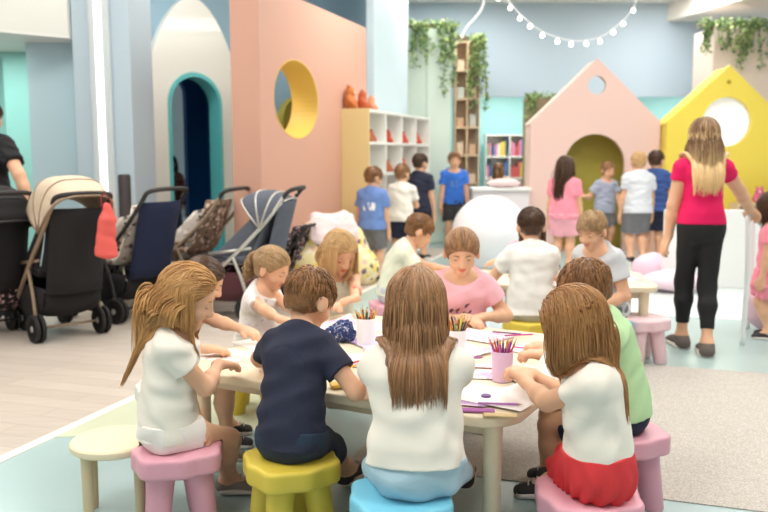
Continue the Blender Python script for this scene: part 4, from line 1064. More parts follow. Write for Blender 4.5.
def blob(name, label, cat, c, segs, m, h=.006, ops=(), parent=None, group=None):
    v, F = solid(segs, h, list(ops)); o = mk(name, v, F, m, parent, True, tuple(c)); return tag(o, label, cat, group) if label else o
p = atz(340, 342, TZ)
blob('crumpled_pouch', 'crumpled navy patterned pouch on the table left of the pencil cup', 'pouch', (p[0], p[1], TZ), [Seg((-.04, 0, .03), (.04, .01, .035), (.035, .03)), Seg((0, -.02, .05), (.02, .03, .07), .03)], patt('pouch_print', (44, 56, 104), [(240, 240, 246), (90, 120, 180), (220, 220, 240)], 60, .3), .005, [op_wrinkle(.010, 90, 3), op_plane((0, 0, -1), (0, 0, .002))])
for k, (u, v_, c, lab) in enumerate([(348, 380, (206, 196, 220), 'small lilac craft tile beside the navy child\'s forearm'), (340, 388, (236, 190, 90), 'small yellow craft tile beside the navy child\'s elbow'), (372, 352, (222, 196, 226), 'small pale lilac tray behind the centre child\'s shoulder'), (486, 399, (120, 90, 150), 'dark purple paint pot on the table by the lilac cup')]):
    p = atz(u, v_, TZ)
    if k < 3: tag(MB().box((0, 0, .012), (.07, .05, .014), .3*k, .004).build('craft_tile', mat('tile_%d' % k, c, .4), None, 'auto', loc=(p[0], p[1], TZ)), lab, 'craft tile')
    else: tag(MB().lathe([(0, .004), (.016, .004), (.018, .014), (.015, .016), (0, .012)], n=20).build('paint_pot', mat('tile_%d' % k, c, .3), None, 'auto', loc=(p[0], p[1], TZ)), lab, 'paint pot')
for k, (u, v_, c) in enumerate([(503, 389, (214, 190, 214)), (478, 412, (178, 112, 178)), (500, 417, (222, 196, 150))]):
    p = atz(u, v_, TZ); lab = ['round lilac sticker roll under the lilac pencil cup', 'purple felt strip on the near table edge by the centre child\'s elbow', 'tan felt strip on the near table edge right of the purple one'][k]
    if k == 0: continue
    tag(MB().box((0, 0, .006), (.11, .035, .006), trot+.4, .002).build('felt_strip', mat('felt_%d' % k, c, .95, bump=.4), None, 'auto', loc=(p[0], p[1], TZ)), lab, 'felt strip')
# ---------------------------------------------------------------- strollers
def sheetmb(G_, th):
    """thick sheet from a grid of points [n][m]"""
    G_ = np.array(G_, float); n, m = G_.shape[:2]
    du = np.gradient(G_, axis=0); dv = np.gradient(G_, axis=1); N = np.cross(du, dv); N /= np.linalg.norm(N, axis=2)[..., None]+1e-9
    A = (G_+N*th/2).reshape(-1, 3); B_ = (G_-N*th/2).reshape(-1, 3); o = n*m; F = []
    for i in range(n-1):
        for j in range(m-1):
            q = [i*m+j, (i+1)*m+j, (i+1)*m+j+1, i*m+j+1]; F.append(q); F.append([k+o for k in q[::-1]])
    bd = [(0, j, 0, j+1) for j in range(m-1)]+[(i, m-1, i+1, m-1) for i in range(n-1)]+[(n-1, j+1, n-1, j) for j in range(m-1)[::-1]]+[(i+1, 0, i, 0) for i in range(n-1)[::-1]]
    for a, b, c, d in bd: F.append([a*m+b, c*m+d, c*m+d+o, a*m+b+o])
    return MB().add(np.concatenate([A, B_]), F)
mblk = mat('rubber_black', (38, 36, 36), .7); mgrip = mat('grip_black', (46, 42, 40), .6, bump=.3); msil = mat('frame_silver', (206, 202, 194), .35, metal=.6); mfrk = mat('frame_dark', (60, 58, 58), .4, metal=.4); mfrb = mat('frame_brown', (150, 128, 106), .45); mhub = mat('hub_grey', (176, 172, 166), .4)
def stroller(label, x, y, yaw, fr, seatm, canm, baskm, backm=None, can=(20, 150), canr=.40, canz=.80, hz=1.03, w=.25, wheelr=.105, sc=1.0, cover=None):
    t = empty('stroller', (x, y, 0), -math.radians(yaw), label, 'stroller'); t.scale = (sc, sc, sc)
    f = MB()
    for sg in (-1, 1):
        f.tube([(sg*w*.9, -.30, hz), (sg*w, -.16, hz-.20), (sg*(w+.01), .10, .56), (sg*w*.95, .40, .30), (sg*w*.9, .56, .17)], .016, 10)
        f.tube([(sg*(w+.01), .13, .53), (sg*(w+.015), .04, .30), (sg*(w+.02), 0, wheelr)], .014, 10)
        f.tube([(sg*w*.95, -.02, .60), (sg*w*.95, .34, .55)], .012, 8)
        f.tube([(sg*w*.9, .56, .17), (sg*w*.9, .58, .10)], .014, 8)
    f.tube([(-w-.02, 0, wheelr), (w+.02, 0, wheelr)], .010, 8); f.tube([(-w*.95, .40, .30), (w*.95, .40, .30)], .011, 8)
    f.build('frame', fr, t, True)
    MB().tube([(-w*.9, -.28, hz-.03), (-w*.88, -.33, hz+.03), (-w*.6, -.37, hz+.05), (0, -.385, hz+.055), (w*.6, -.37, hz+.05), (w*.88, -.33, hz+.03), (w*.9, -.28, hz-.03)], .0175, 12).build('handlebar', mgrip, t, True)
    # seat: backrest, base and leg rest of padded cloth
    sg_ = []
    for k, (yy, zz) in enumerate([(-.16, .95), (-.12, .82), (-.06, .66), (0, .54), (.06, .49), (.2, .50), (.33, .52), (.38, .48), (.43, .36), (.47, .26)]):
        sg_.append([(u*w*.86, yy-.05*(1-abs(u)**2)*(k < 4), zz-.03*(1-abs(u)**2)*(k >= 3)) for u in np.linspace(-1, 1, 9)])
    sheetmb(sg_, .035).build('seat', seatm, t, True)
    for q in (-1, 1):
        sheetmb([[(q*w*.9, -.15+.13*v-.0*u, .93-.33*v-.12*u*0) if False else (q*w*.9, -.14+.16*v+u*(.10+.20*v), .88-.34*v-.02*u) for u in np.linspace(0, 1, 5)] for v in np.linspace(0, 1, 6)], .015).build('side_wing', backm or seatm, t, True)
    if cover is not None:   # cloth panel behind the backrest
        sheetmb([[(u*w*.92, -.26+.16*v-.07*(1-u*u), .98-.62*v) for u in np.linspace(-1, 1, 9)] for v in np.linspace(0, 1, 8)], .012).build('rear_cover', cover, t, True)
    if canm is not None:
        py, pz = -.10, canz; G_ = []
        for th in np.linspace(math.radians(can[0]), math.radians(can[1]), 12):
            row = []
            for a in np.linspace(0, pi, 17):
                ca, sa = math.cos(a), math.sin(a); xx = -(w+.015)*math.copysign(abs(ca)**.6, ca); rr = canr*abs(sa)**.55
                row.append((xx, py+rr*math.cos(th), pz+rr*math.sin(th)))
            G_.append(row)
        cn = sheetmb(G_, .010).build('canopy', canm, t, True)
        mr = MB()
        for i in (0, 4, 8, 11): mr.tube([np.array(q)*[1.01, 1.01, 1.003] for q in G_[i]], .008, 6, False)
        mr.build('canopy_rib', fr if canm is not None else fr, cn, True)
    # basket
    bs = []
    for v in np.linspace(0, 1, 9):
        a = v*pi; bs.append([(u*w*.92, .17-.27*math.cos(a)*1.0, .40-.25*math.sin(a)**.6*(1-.12*u*u)) for u in np.linspace(-1, 1, 7)])
    sheetmb(bs, .008).build('basket', baskm, t, True)
    for q in (-1, 1): sheetmb([[(q*w*.93, .17-.26*u, .40-.24*v*(1-abs(u)**4)**.5) for u in np.linspace(-1, 1, 9)] for v in np.linspace(0, 1, 4)], .006).build('basket_side', baskm, t, True)
    for (wx, wy, r) in ((-w-.02, 0, wheelr), (w+.02, 0, wheelr), (-w*.9, .58, wheelr*.85), (w*.9, .58, wheelr*.85)):
        offs_ = (-.022, .022)
        wh = empty('wheel', (wx, wy, r)); wh.parent = t
        for o_ in offs_:
            R_ = RY(pi/2)
            MB().lathe([(r*.74, -.012), (r*.94, -.014), (r, -.006), (r, .006), (r*.94, .014), (r*.74, .012), (r*.74, -.012)], n=28, M=R_).xf(np.eye(3), (o_, 0, 0)).build('tyre', mblk, wh, 'auto')
            hb = MB().lathe([(.0, -.014), (r*.22, -.014), (r*.22, .014), (0, .014)], n=14, M=R_)
            for k in range(6):
                a = 2*pi*k/6; hb.tube([(0, r*.15*math.cos(a), r*.15*math.sin(a)), (0, r*.76*math.cos(a), r*.76*math.sin(a))], .007, 5, False)
            hb.lathe([(r*.68, -.008), (r*.76, -.009), (r*.76, .009), (r*.68, .008), (r*.68, -.008)], n=24, M=R_)
            hb.xf(np.eye(3), (o_, 0, 0)).build('hub', mhub, wh, 'auto')
    return t
cblk = mat('cloth_black', (34, 32, 34), .9, bump=.3); cnav = mat('cloth_navy', (30, 38, 66), .9, bump=.3); cbei = mat('cloth_beige', (216, 196, 172), .9, noise=.08, bump=.3); cgry = mat('cloth_grey', (94, 98, 110), .9, bump=.3, noise=.1); cbur = mat('cloth_burgundy', (84, 48, 54), .9, bump=.3)
pfl = patt('print_dark_floral', (40, 34, 38), [(230, 190, 190), (214, 150, 160), (240, 230, 226), (90, 80, 60)], 34, .36); pgf = patt('print_grey_floral', (206, 196, 188), [(90, 80, 78), (236, 228, 220), (170, 140, 130)], 20, .42); pbr = patt('print_brown_floral', (120, 96, 80), [(214, 190, 170), (60, 50, 46), (176, 140, 120)], 22, .42)
pye = patt('print_yellow_floral', (244, 226, 170), [(240, 214, 90), (240, 190, 180), (130, 100, 110), (250, 236, 214)], 16, .46)
def at_w(u, v): return atz(u, v, .0)[:2]
st0 = stroller('black stroller with dark flowery cloth at the left edge', -2.93, 6.08, -45, mfrk, pfl, cblk, pfl, cover=cblk, can=(40, 165), canr=.32, w=.21)
st1 = stroller('stroller with a beige hood and black rear, red bag hanging on it', -2.33, 5.98, -44, mfrb, cblk, cbei, cblk, cover=cblk, can=(35, 138), w=.225)
st2 = stroller('stroller with a navy back panel and flowery seat', -2.02, 6.72, -62, mfrk, pgf, None, cblk, cover=cnav, backm=pgf)
st3 = stroller('brown framed stroller with flowery cloth in the middle of the row', -1.64, 7.46, -72, mfrb, pbr, None, pgf, backm=pgf, hz=1.0)
st4 = stroller('grey stroller with a silver frame in side view', -1.06, 6.82, -82, msil, cgry, cgry, cbur, can=(52, 130), canr=.30, canz=.76, cover=cgry, wheelr=.11)
st5 = stroller('stroller draped in dark flowery cloth right of the grey one', -.90, 7.58, -78, mfrk, pfl, None, pfl, cover=pfl, hz=.92, sc=.74)
# red bag on the beige stroller
hb = np.array(st1.location); ya = math.radians(-44); fx, rx = np.array([math.sin(ya), math.cos(ya), 0]), np.array([math.cos(ya), -math.sin(ya), 0])
bgp = hb+rx*.10-fx*.47+np.array([0, 0, .60])
bg_ = empty('shopping_bag', tuple(bgp), -ya, 'coral red cloth bag hanging from the beige stroller\'s handle', 'bag')
cor = mat('cloth_coral', (226, 98, 92), .9, bump=.3)
v, F = solid([Seg((-.02, 0, .06), (0, 0, .30), (.085, .03), (.06, .028)), Seg((0, 0, .30), (.0, .0, .40), (.055, .028), (.03, .02))], .007, [op_wrinkle(.006, 34, 9)])
mk('bag', v, F, cor, bg_); MB().tube([(-.035, 0, .38), (-.03, .02, .45), (0, .03, .482), (.03, .02, .45), (.035, 0, .38)], .006, 6).build('strap', mat('cloth_dark_red', (120, 40, 44), .9), bg_, True)
# flowery bean bags and blanket by the pink wall
for k, (u, v_, w, h, lab) in enumerate([(322, 300, .32, .78, 'yellow flowery bean bag against the pink partition, left'), (352, 284, .28, .62, 'yellow flowery bean bag against the pink partition, right')]):
    p = atz(u, v_, 0)
    blob('bean_bag', lab, 'bean bag', (p[0], p[1], 0), [ell((0, 0, h*.32), (w, w*.85, h*.40)), ell((0, .05, h*.62), (w*.7, w*.6, h*.38))], pye, .014, [op_wrinkle(.02, 16, k), op_plane((0, 0, -1), (0, 0, .002))])
p = atz(331, 299, 0)
blob('folded_blanket', 'pale pink blanket lying over the flowery bean bags', 'blanket', (p[0], p[1]+.05, .70), [Seg((-.14, 0, .06), (.12, .05, .07), (.17, .05), (.15, .05), side=(0, 1, 0)), Seg((-.06, -.16, .05), (-.10, -.27, -.12), (.12, .03), (.10, .025)), Seg((.12, -.12, .05), (.20, -.2, -.06), (.10, .03), (.09, .025))], mat('blanket_pink', (246, 222, 222), .95, bump=.4, noise=.06, nscale=12), .012, [op_wrinkle(.022, 26, 4)])
for k, (u, v_, c, lab) in enumerate([(286, 262, (236, 206, 120), 'yellow plush cushion between strollers')]): pass
# orange and cream soft toys heaped behind the strollers at left
p = aty(106, 215, 7.42)
plush(p[0], p[1], .62, .34, (238, 206, 170), .3, 'cream soft toy sitting on the low box behind the beige stroller'); plush(p[0]+.25, p[1]+.02, .62, .28, (226, 168, 110), -.2, 'tan soft toy sitting on the low box behind the beige stroller')
tag(MB().box((0, 0, .31), (.9, .4, .62), bev=.01).build('low_box', mat('box_cream', (232, 220, 200), .6), None, loc=(p[0]+.12, p[1]+.02, 0)), 'low cream box with soft toys behind the strollers', 'box')
# ---------------------------------------------------------------- white ball and other far things
q = atz(490, 258, 0); q = aty(490, 222, 9.6); rad = .445
blob('ball_seat', 'large white round ball on the floor before the far counter', 'ball', (q[0], 9.6, 0), [ell((0, 0, rad*.98), (rad, rad, rad)), ell((0, 0, .1), (rad*.7, rad*.7, .1))], mat('ball_white', (246, 244, 248), .5), .018, [op_plane((0, 0, -1), (0, 0, .002))])
q0 = aty(472, 190, 11.4); q1 = aty(531, 190, 11.4)
ct = empty('counter', ((q0[0]+q1[0])/2, 11.6, 0), 0, 'white counter behind the large white ball', 'counter')
zt = aty(500, 188, 11.4)[2]
MB().box((0, 0, zt-.02), (q1[0]-q0[0], .5, .04), bev=.006).build('top', mwhite, ct); MB().box((0, .02, (zt-.04)/2), (q1[0]-q0[0]-.04, .44, zt-.04)).build('front', mat('counter_pale', (240, 232, 236), .5), ct)
blob('pink_cushion', 'pale pink cushion lying on the white counter', 'cushion', ((q0[0]+q1[0])/2+.05, 11.55, zt), [ell((0, 0, .06), (.24, .16, .065))], mat('blanket_pink', (246, 222, 222), .95), .012, [op_plane((0, 0, -1), (0, 0, .001))])
# book shelves in the aqua room
k0 = aty(478, 135, 16.5); k1 = aty(536, 135, 16.5)
bks = unit('book_shelf', 'white book shelf full of bright books in the aqua back room', (k0[0]+.15, 16.45), 0, k1[0]-k0[0]+.3, .3, aty(500, 134, 16.4)[2], 3, 4, mshw, mshw)
BW = k1[0]-k0[0]+.3; BHt = aty(500, 134, 16.4)[2]; R = np.random.default_rng(21); BC = [(90, 130, 190), (226, 200, 90), (200, 90, 90), (120, 170, 120), (230, 226, 220), (220, 140, 170), (80, 90, 120)]
for r_ in range(4):
    for j in range(3):
        x = BW*j/3+.03
        while x < BW*(j+1)/3-.06:
            wd, h = R.uniform(.03, .055), R.uniform(.18, (BHt-.05)/4-.05); c = BC[int(R.integers(7))]
            tag(MB().box((0, 0, h/2), (wd, .18, h)).build('book', mat('book_%d_%d_%d' % c, c, .6), None, loc=(k0[0]+.15+x+wd/2, 16.58, .03+(BHt-.05)*r_/4+.015)), 'bright picture book standing on the far book shelf', 'book', 'picture books on the far shelf'); x += wd+.004+(.05 if R.uniform() < .15 else 0)
# tall white post and low white panel at the right, soft pink things beyond
p = atz(742, 345, 0)
q_ = aty(748, 216, p[1]+.05)
tf = empty('white_frame', (p[0], p[1], 0), 0, 'thin white metal frame with leaning posts at the right edge', 'frame')
for dx, dy in ((0, 0), (.28, .55)):
    MB().tube([(dx, dy, .001), (dx+.02, dy+.02, .5), (dx+q_[0]-p[0], dy+.05, q_[2])], [.017, .019, .017], 10).build('post', mat('leg_white', (238, 240, 240), .35), tf, True)
MB().tube([(q_[0]-p[0], .05, q_[2]), (q_[0]-p[0]+.28, .60, q_[2])], .017, 10, False).build('top_bar', mat('leg_white', (238, 240, 240), .35), tf, True)
pn = aty(712, 265, 8.2)
lp = empty('low_partition', (pn[0]+.1, 8.3, 0), -.1, 'low white partition panel behind the woman in pink', 'partition')
MB().box((0, 0, .40), (1.1, .06, .80), bev=.01).build('panel', mat('panel_white', (240, 242, 240), .5), lp); MB().box((-.45, 0, .02), (.08, .3, .04), bev=.006).build('foot', mwhite, lp); MB().box((.45, 0, .02), (.08, .3, .04), bev=.006).build('foot', mwhite, lp)
for k, (u, v_, y, w, h, c, lab) in enumerate([(765, 330, 6.3, .17, .22, (236, 200, 214), 'pink plush cushion low at the right edge'), (452+200, 283, 7.2, .22, .16, (240, 206, 224), 'pale lilac floor cushion left of the woman in pink'), (672, 291, 7.6, .30, .10, (238, 214, 226), 'flat pink floor cushion left of the woman\'s legs')]):
    p = atz(u, v_, 0); blob('floor_cushion', lab, 'cushion', (p[0], p[1], .003), [ell((0, 0, h), (w, w*.8, h))], mat('cushion_%d' % k, c, .95, bump=.3), .012, [op_plane((0, 0, -1), (0, 0, .002)), op_wrinkle(.008, 30, k)])
sd_ = aty(755, 235, 11.0)
R = np.random.default_rng(5)
tsh = unit('toy_shelf', 'low toy shelf with dark and bright toys before the yellow playhouse', (sd_[0]-.35, 10.75), 0, 1.3, .3, .72, 3, 2, mat('timber', (214, 184, 150), .5), mat('timber', (214, 184, 150), .5))
TC2 = [(196, 60, 60), (70, 80, 130), (236, 170, 60), (60, 54, 60), (220, 110, 140), (90, 140, 90)]
for r_ in range(3):
    for j in range(6):
        z = [.046, .03+.335+.016, .718][r_]; c = TC2[int(R.integers(6))]
        plush(sd_[0]-.35+.12+j*.21, 10.9, z, R.uniform(.19, .26), c, R.uniform(-.5, .5), ['toy on the bottom of the low toy shelf', 'toy on the middle board of the low toy shelf', 'toy on top of the low toy shelf'][r_], ['toys on the toy shelf bottom', 'toys on the toy shelf middle', 'toys on the toy shelf top'][r_])
# ---------------------------------------------------------------- the people
W_ = mat('cotton_white', (243, 237, 225), .85, bump=.15, bscale=420); NV = mat('cotton_navy', (42, 46, 66), .85, bump=.25, bscale=160); PK = mat('cotton_pink', (246, 186, 198), .85, bump=.25); RD = mat('cotton_coral', (216, 58, 62), .85, bump=.25)
GR = mat('cotton_green', (190, 222, 170), .85, bump=.25); DN = mat('denim_pale', (176, 206, 220), .85, bump=.3, bscale=260); JN = mat('denim_dark', (44, 58, 78), .85, bump=.3, bscale=260); BK = mat('jersey_black', (30, 30, 32), .8, bump=.2); HP = mat('cotton_hot_pink', (224, 16, 92), .8, bump=.2)
GY = mat('cotton_grey', (202, 204, 208), .85); DG = mat('cotton_dark_grey', (118, 118, 122), .85); BL = mat('cotton_blue', (60, 118, 214), .85); LB = mat('cotton_mid_blue', (110, 142, 204), .85); CR = mat('cotton_cream', (226, 226, 204), .85, bump=.25); SH = mat('shoe_grey', (150, 140, 134), .7); SHD = mat('shoe_dark', (52, 50, 52), .7)
white_print = mat('print_white', (236, 236, 238), .8); dark_print = mat('print_dark', (110, 80, 92), .7)
NF = patt('navy_floral', (34, 38, 58), [(226, 206, 190), (196, 170, 110), (230, 200, 200)], 46, .26)
TT = patt('toddler_print', (246, 240, 236), [(236, 196, 196), (214, 200, 220), (240, 226, 200)], 40, .25)
HB1 = ('hair_golden', (150, 100, 54), (226, 176, 112)); HB2 = ('hair_light_brown', (92, 60, 36), (172, 122, 76)); HB7 = ('hair_honey', (128, 84, 46), (206, 152, 94)); HB3 = ('hair_chestnut', (92, 60, 38), (196, 146, 100)); HB4 = ('hair_dark_brown', (44, 30, 22), (104, 72, 48)); HB5 = ('hair_blonde', (176, 132, 84), (240, 204, 148)); HB6 = ('hair_sandy', (140, 108, 74), (204, 168, 122))
HW = ('hair_ombre', (104, 68, 44), (252, 216, 160))
def above(p, h): return (p[0], p[1], h)
Z = TZ
def tw3(u, v, z=Z+.032): return atz(u, v, z)
# 1 girl on the pink stool, in profile
b_ = SP['pinkL']+np.array([-.03, 0])
person('person with long golden hair in white T-shirt and shorts in profile on left pink stool', b_, 84, s=1.0, hs=1.03, tl=1.05, seat=.3, seatcyl=(*SP['pinkL'], .165), lean=4, hunch=8, head=(24, 2, 0), width=.92,
       hr=(-.625, 3.02, .565), pr=(.35, -1, -.9), hdr=(.6, .75, -.15), hl=atz(203, 431, .335), pl=(-.9, .4, -.2), hdl=(.30, -.55, -.75), pnl=(-.3, -.6, -.4), fl=atz(222, 452, .06), fr=atz(229, 478, .065), footyaw=(-5, 5),
       hair=dict(style='long', mat=HB1, len=.37, rear=.30, ykeep=-.09, part=.0, back=.9, wide=.3, n=3600, tuck=True), shirt=dict(mat=W_, sleeve=.42), lower=dict(kind='shorts', mat=mat('cotton_white_shorts', (246, 240, 234), .85, bump=.25), len=.45, infl=.014), shoes=dict(mat=SH), vs=.0042)
# 2 boy in navy T-shirt from behind
b_ = SP['yellow']
person('person with short brown hair in navy T-shirt seen from behind on the yellow stool', b_, 20, s=.98, hs=1.03, tl=1.10, ls=1.06, seat=.3, seatcyl=(*b_, .165), lean=12, hunch=12, head=(30, 22, 0),
       hl=tw3(262, 362), pl=(-1, -.2, -.5), hdl=(.5, .8, -.1), hr=tw3(356, 381), pr=(.7, -.5, -.8), hdr=(.5, .75, -.1), fl=atz(300, 440, .06), fr=atz(350, 470, .06), kr=(.35, 1, .7),
       hair=dict(style='short', mat=HB2, len=.034), shirt=dict(mat=NV, sleeve=.55, hem=-.045), lower=dict(kind='shorts', mat=JN, len=.85, infl=.014), shoes=dict(mat=SHD), vs=.0042, width=.88)
# 3 girl in the centre from behind
b_ = SP['blue']+np.array([.045, 0])
person('person with long chestnut hair in white T-shirt from behind on light blue stool', b_, 2, s=1.09, hs=1.07, seat=.3, seatcyl=(*SP['blue'], .165), lean=9, hunch=6, head=(16, -4, 0),
       hl=tw3(378, 379), pl=(-1, -.5, -.4), hdl=(.7, .7, -.1), hr=tw3(447, 383), pr=(1.6, -.1, -.25), hdr=(-.8, .6, -.1), fl=atz(372, 478, .06), fr=atz(476, 470, .06), kr=(.3, 1, .7),
       hair=dict(style='long', mat=HB3, len=.275, hw=.074, conv=12, lift=.030, back=.9, wide=.28, n=5200, part=.01, rad=.0023), shirt=dict(mat=W_, sleeve=.50, hem=.012, flare=.020, infl=.018), lower=dict(kind='shorts', mat=DN, len=.7, infl=.010, top=.03), shoes=dict(mat=SHD), vs=.0042, width=1.0)
# 4 girl with the coral skirt
b_ = SP['pinkR']+np.array([.03, 0])
person('person with long light brown hair in white T-shirt and coral red skirt', b_, -76, s=1.0, hs=1.03, seat=.3, seatcyl=(*SP['pinkR'], .165), lean=5, hunch=8, head=(24, -4, 0), width=.95,
       hl=aty(526, 382, 2.70), pl=(-.3, -1, -.9), hdl=(-.25, .7, .35), hr=aty(531, 374, 2.78), pr=(.5, .5, -1), hdr=(-.75, .45, .1), curl=.8, fl=atz(535, 484, .06), fr=atz(560, 470, .06), footyaw=(-5, 8),
       hair=dict(style='long', mat=HB7, len=.31, rear=.4, back=1.0, wide=.35, n=3600, part=.0), shirt=dict(mat=W_, sleeve=.40, hem=.035, flare=.002), lower=dict(kind='skirt', mat=RD, len=.80, infl=.020, top=.06), shoes=dict(mat=SHD), vs=.0042)
# 5 boy in green behind her
b_ = SP['pinkB']
person('person with short brown hair in pale green shirt in profile at the table\'s right side', b_, -80, s=1.0, hs=1.04, tl=1.08, seat=.3, seatcyl=(*b_, .165), lean=12, hunch=10, width=.95, head=(30, -8, 0),
       hl=aty(545, 356, 2.90), pl=(-.4, -.8, -.9), hdl=(-.8, .3, .1), hr=aty(550, 347, 3.02), pr=(.2, .6, -1), hdr=(-.85, .0, .1), curl=.8, fl=tuple(b_+np.array([-.28, .05]))+(.06,), fr=tuple(b_+np.array([-.2, .2]))+(.06,),
       hair=dict(style='short', mat=HB2, len=.036), shirt=dict(mat=GR, sleeve=.6, name='shirt', flare=.018, hem=-.02), lower=dict(kind='shorts', mat=NV, len=.85, top=-.015), shoes=dict(mat=SHD), vs=.0046)
# 6 pink girl facing us
b_ = far_st['pinkgirl']
person('person with tied back brown hair in pink T-shirt facing the camera across the table', b_, 182, s=1.08, hs=1.06, seat=.3, seatcyl=(*b_, .165), lean=8, hunch=8, head=(24, 0, 0),
       hr=tw3(466, 318, Z+.04), hl=tw3(484, 317, Z+.035), pl=(.9, .4, -.8), pr=(-.9, .4, -.6), hdl=(-.8, -.35, -.05), hdr=(.5, -.6, -.1), hair=dict(style='tied', mat=HB3, tie=(0, -.10, .045), pony=dict(len=.2, n=110, grav=.5), line=.030),
       shirt=dict(mat=PK, sleeve=.5, print=(dark_print, (-.055, .055, .005, .055, 1), .3, 80)), lower=dict(kind='shorts', mat=PK), shoes=dict(mat=SH), vs=.005)
# 7 blonde girl at the far left corner
b_ = far_st['blonde']
person('person with blonde hair in cream sleeveless top at the far left corner', b_, 160, s=1.0, hs=1.06, seat=.3, seatcyl=(*b_, .165), lean=13, hunch=10, head=(32, -14, 0),
       hr=tw3(334, 322, Z+.035), hl=tw3(358, 326, Z+.035), hdr=(.7, -.6, -.05), hdl=(-.75, -.5, -.05), pl=(.9, .4, -.8), pr=(-.9, .4, -.6), hair=dict(style='long', mat=HB5, len=.26, back=.9, wide=.4, n=2800, tuck=True), shirt=dict(mat=CR, sleeve=0), lower=dict(kind='shorts', mat=DN), shoes=dict(mat=SH), vs=.005)
# 8 toddler with curls
b_ = far_st['toddler']
person('small person with sandy curls in white flowery T-shirt at the table\'s left end', b_, 112, s=.88, hs=1.0, ls=.9, seat=.3, seatcyl=(*b_, .165), lean=10, hunch=8, head=(26, -2, 0),
       hr=tw3(296, 331, Z+.035), hl=tuple(TP(.03, .70))+(Z+.035,), hdr=(.9, -.2, -.1), hair=dict(style='tied', mat=HB6, tie=(0, -.105, .03), pony=dict(len=.16, n=190, curl=.018, grav=.3), curl=.004, line=.022), shirt=dict(mat=TT, sleeve=.5), lower=dict(kind='shorts', mat=PK), shoes=dict(mat=SH), vs=.005)
# 9 child in navy flowers behind the first girl
b_ = far_st['dark']
person('person in a navy flowery T-shirt mostly hidden behind the golden haired child', b_, 80, s=.94, hs=.98, seat=.3, seatcyl=(*b_, .165), lean=14, hunch=14, head=(30, 0, 0),
       hr=tw3(206, 349, Z+.035), hl=tuple(TP(.09, .36))+(Z+.035,), hdr=(.9, .1, -.05), pr=(-.1, -.9, -.8), hair=dict(style='tied', mat=HB4, tie=(0, -.11, .0), pony=dict(len=.14)), shirt=dict(mat=NF, sleeve=.5), lower=dict(kind='shorts', mat=NV), shoes=dict(mat=SHD), vs=.005)
# 10 boy in white at the second table, from behind
b_ = far_st['white']
person('person with short dark hair in a white T-shirt seen from behind at the smaller table', b_, 4, s=1.14, hs=1.06, seat=.3, seatcyl=(*b_, .165), lean=8, hunch=4, head=(14, -4, 0), hl=tuple(T2P(.22, .2))+(Z+.035,), hr=tuple(T2P(.42, .2))+(Z+.035,),
       hair=dict(style='short', mat=HB4, len=.034), shirt=dict(mat=mat('cotton_off_white', (236, 234, 228), .85, bump=.25), sleeve=.55, hem=-.05, flare=.016), lower=dict(kind='shorts', mat=GY, top=-.01), shoes=dict(mat=SHD), vs=.005)
# 11 grey boy
b_ = far_st['grey']
person('person with short sandy hair in grey T-shirt at the right of the smaller table', b_, -128, s=1.16, hs=1.05, seat=.3, seatcyl=(*b_, .165), lean=12, hunch=8, head=(24, -6, 0), hr=tuple(T2P(.55, .15))+(Z+.04,), hl=tuple(b_+np.array([-.12, -.22]))+(.42,),
       hair=dict(style='short', mat=HB6, len=.036), shirt=dict(mat=GY, sleeve=.55), lower=dict(kind='shorts', mat=DG), shoes=dict(mat=SHD), vs=.0055)
# 12 boy in cream at the left end of the second table
b_ = far_st['cream']
person('person with light brown hair in cream shirt in profile at the smaller table\'s left end', b_, 84, s=1.04, hs=1.06, seat=.3, seatcyl=(*b_, .165), lean=16, hunch=14, head=(34, 0, 0), hr=tuple(T2P(.08, .35))+(Z+.035,), hl=tuple(T2P(.08, .62))+(Z+.035,),
       hair=dict(style='short', mat=HB2, len=.036), shirt=dict(mat=CR, sleeve=.55), lower=dict(kind='shorts', mat=GY), shoes=dict(mat=SHD), vs=.0055)
# 13 girl hidden behind the boy in white
b_ = far_st['hidden']
person('person with dark hanging hair hidden behind the child in the white T-shirt', b_, 178, s=1.0, hs=1.0, seat=.3, seatcyl=(*b_, .165), lean=14, hunch=12, head=(30, 0, 0), hr=tuple(T2P(.40, .85))+(Z+.035,), hl=tuple(T2P(.20, .85))+(Z+.035,),
       hair=dict(style='long', mat=HB4, len=.22, n=1500), shirt=dict(mat=PK, sleeve=.5), lower=dict(kind='shorts', mat=GY), shoes=dict(mat=SHD), vs=.007)
# ---- standing people
b_ = (atz(683, 348, 0)[:2]+atz(708, 356, 0)[:2])/2
person('person with long blonde hair in hot pink top and black leggings walking away', b_, 8, s=1.36, hs=1.10, ls=1.52, adult=True, width=.92, lean=2, hunch=2, head=(4, -4, 0),
       hl=aty(668, 238, b_[1]+.10), pl=(-1, -.3, -.2), hdl=(-.35, .1, -1), pnl=(.9, .1, 0), hr=aty(757, 222, b_[1]+.32), pr=(1, -.6, -.2), hdr=(.7, .5, -.4), curl=.55, fl=tuple(atz(682, 348, .0)[:2]+np.array([0, .02]))+(.083,), fr=tuple(atz(708, 357, 0)[:2]+np.array([0, .03]))+(.083,), kl=(0, 1, 0), kr=(0, 1, 0), footyaw=(-8, 8),
       hair=dict(style='long', mat=HW, len=.34, hw=.085, conv=9, lift=.03, back=1.2, wide=.35, n=3600, rootdark=1.1, rad=.0026), shirt=dict(mat=HP, sleeve=.32, hem=.01, infl=.006, flare=.002, wr=.002), lower=dict(kind='leggings', mat=BK, len=1.74, infl=.004, top=.06, wr=.0012), shoes=dict(mat=mat('shoe_taupe', (104, 94, 88), .8)), vs=.0055)
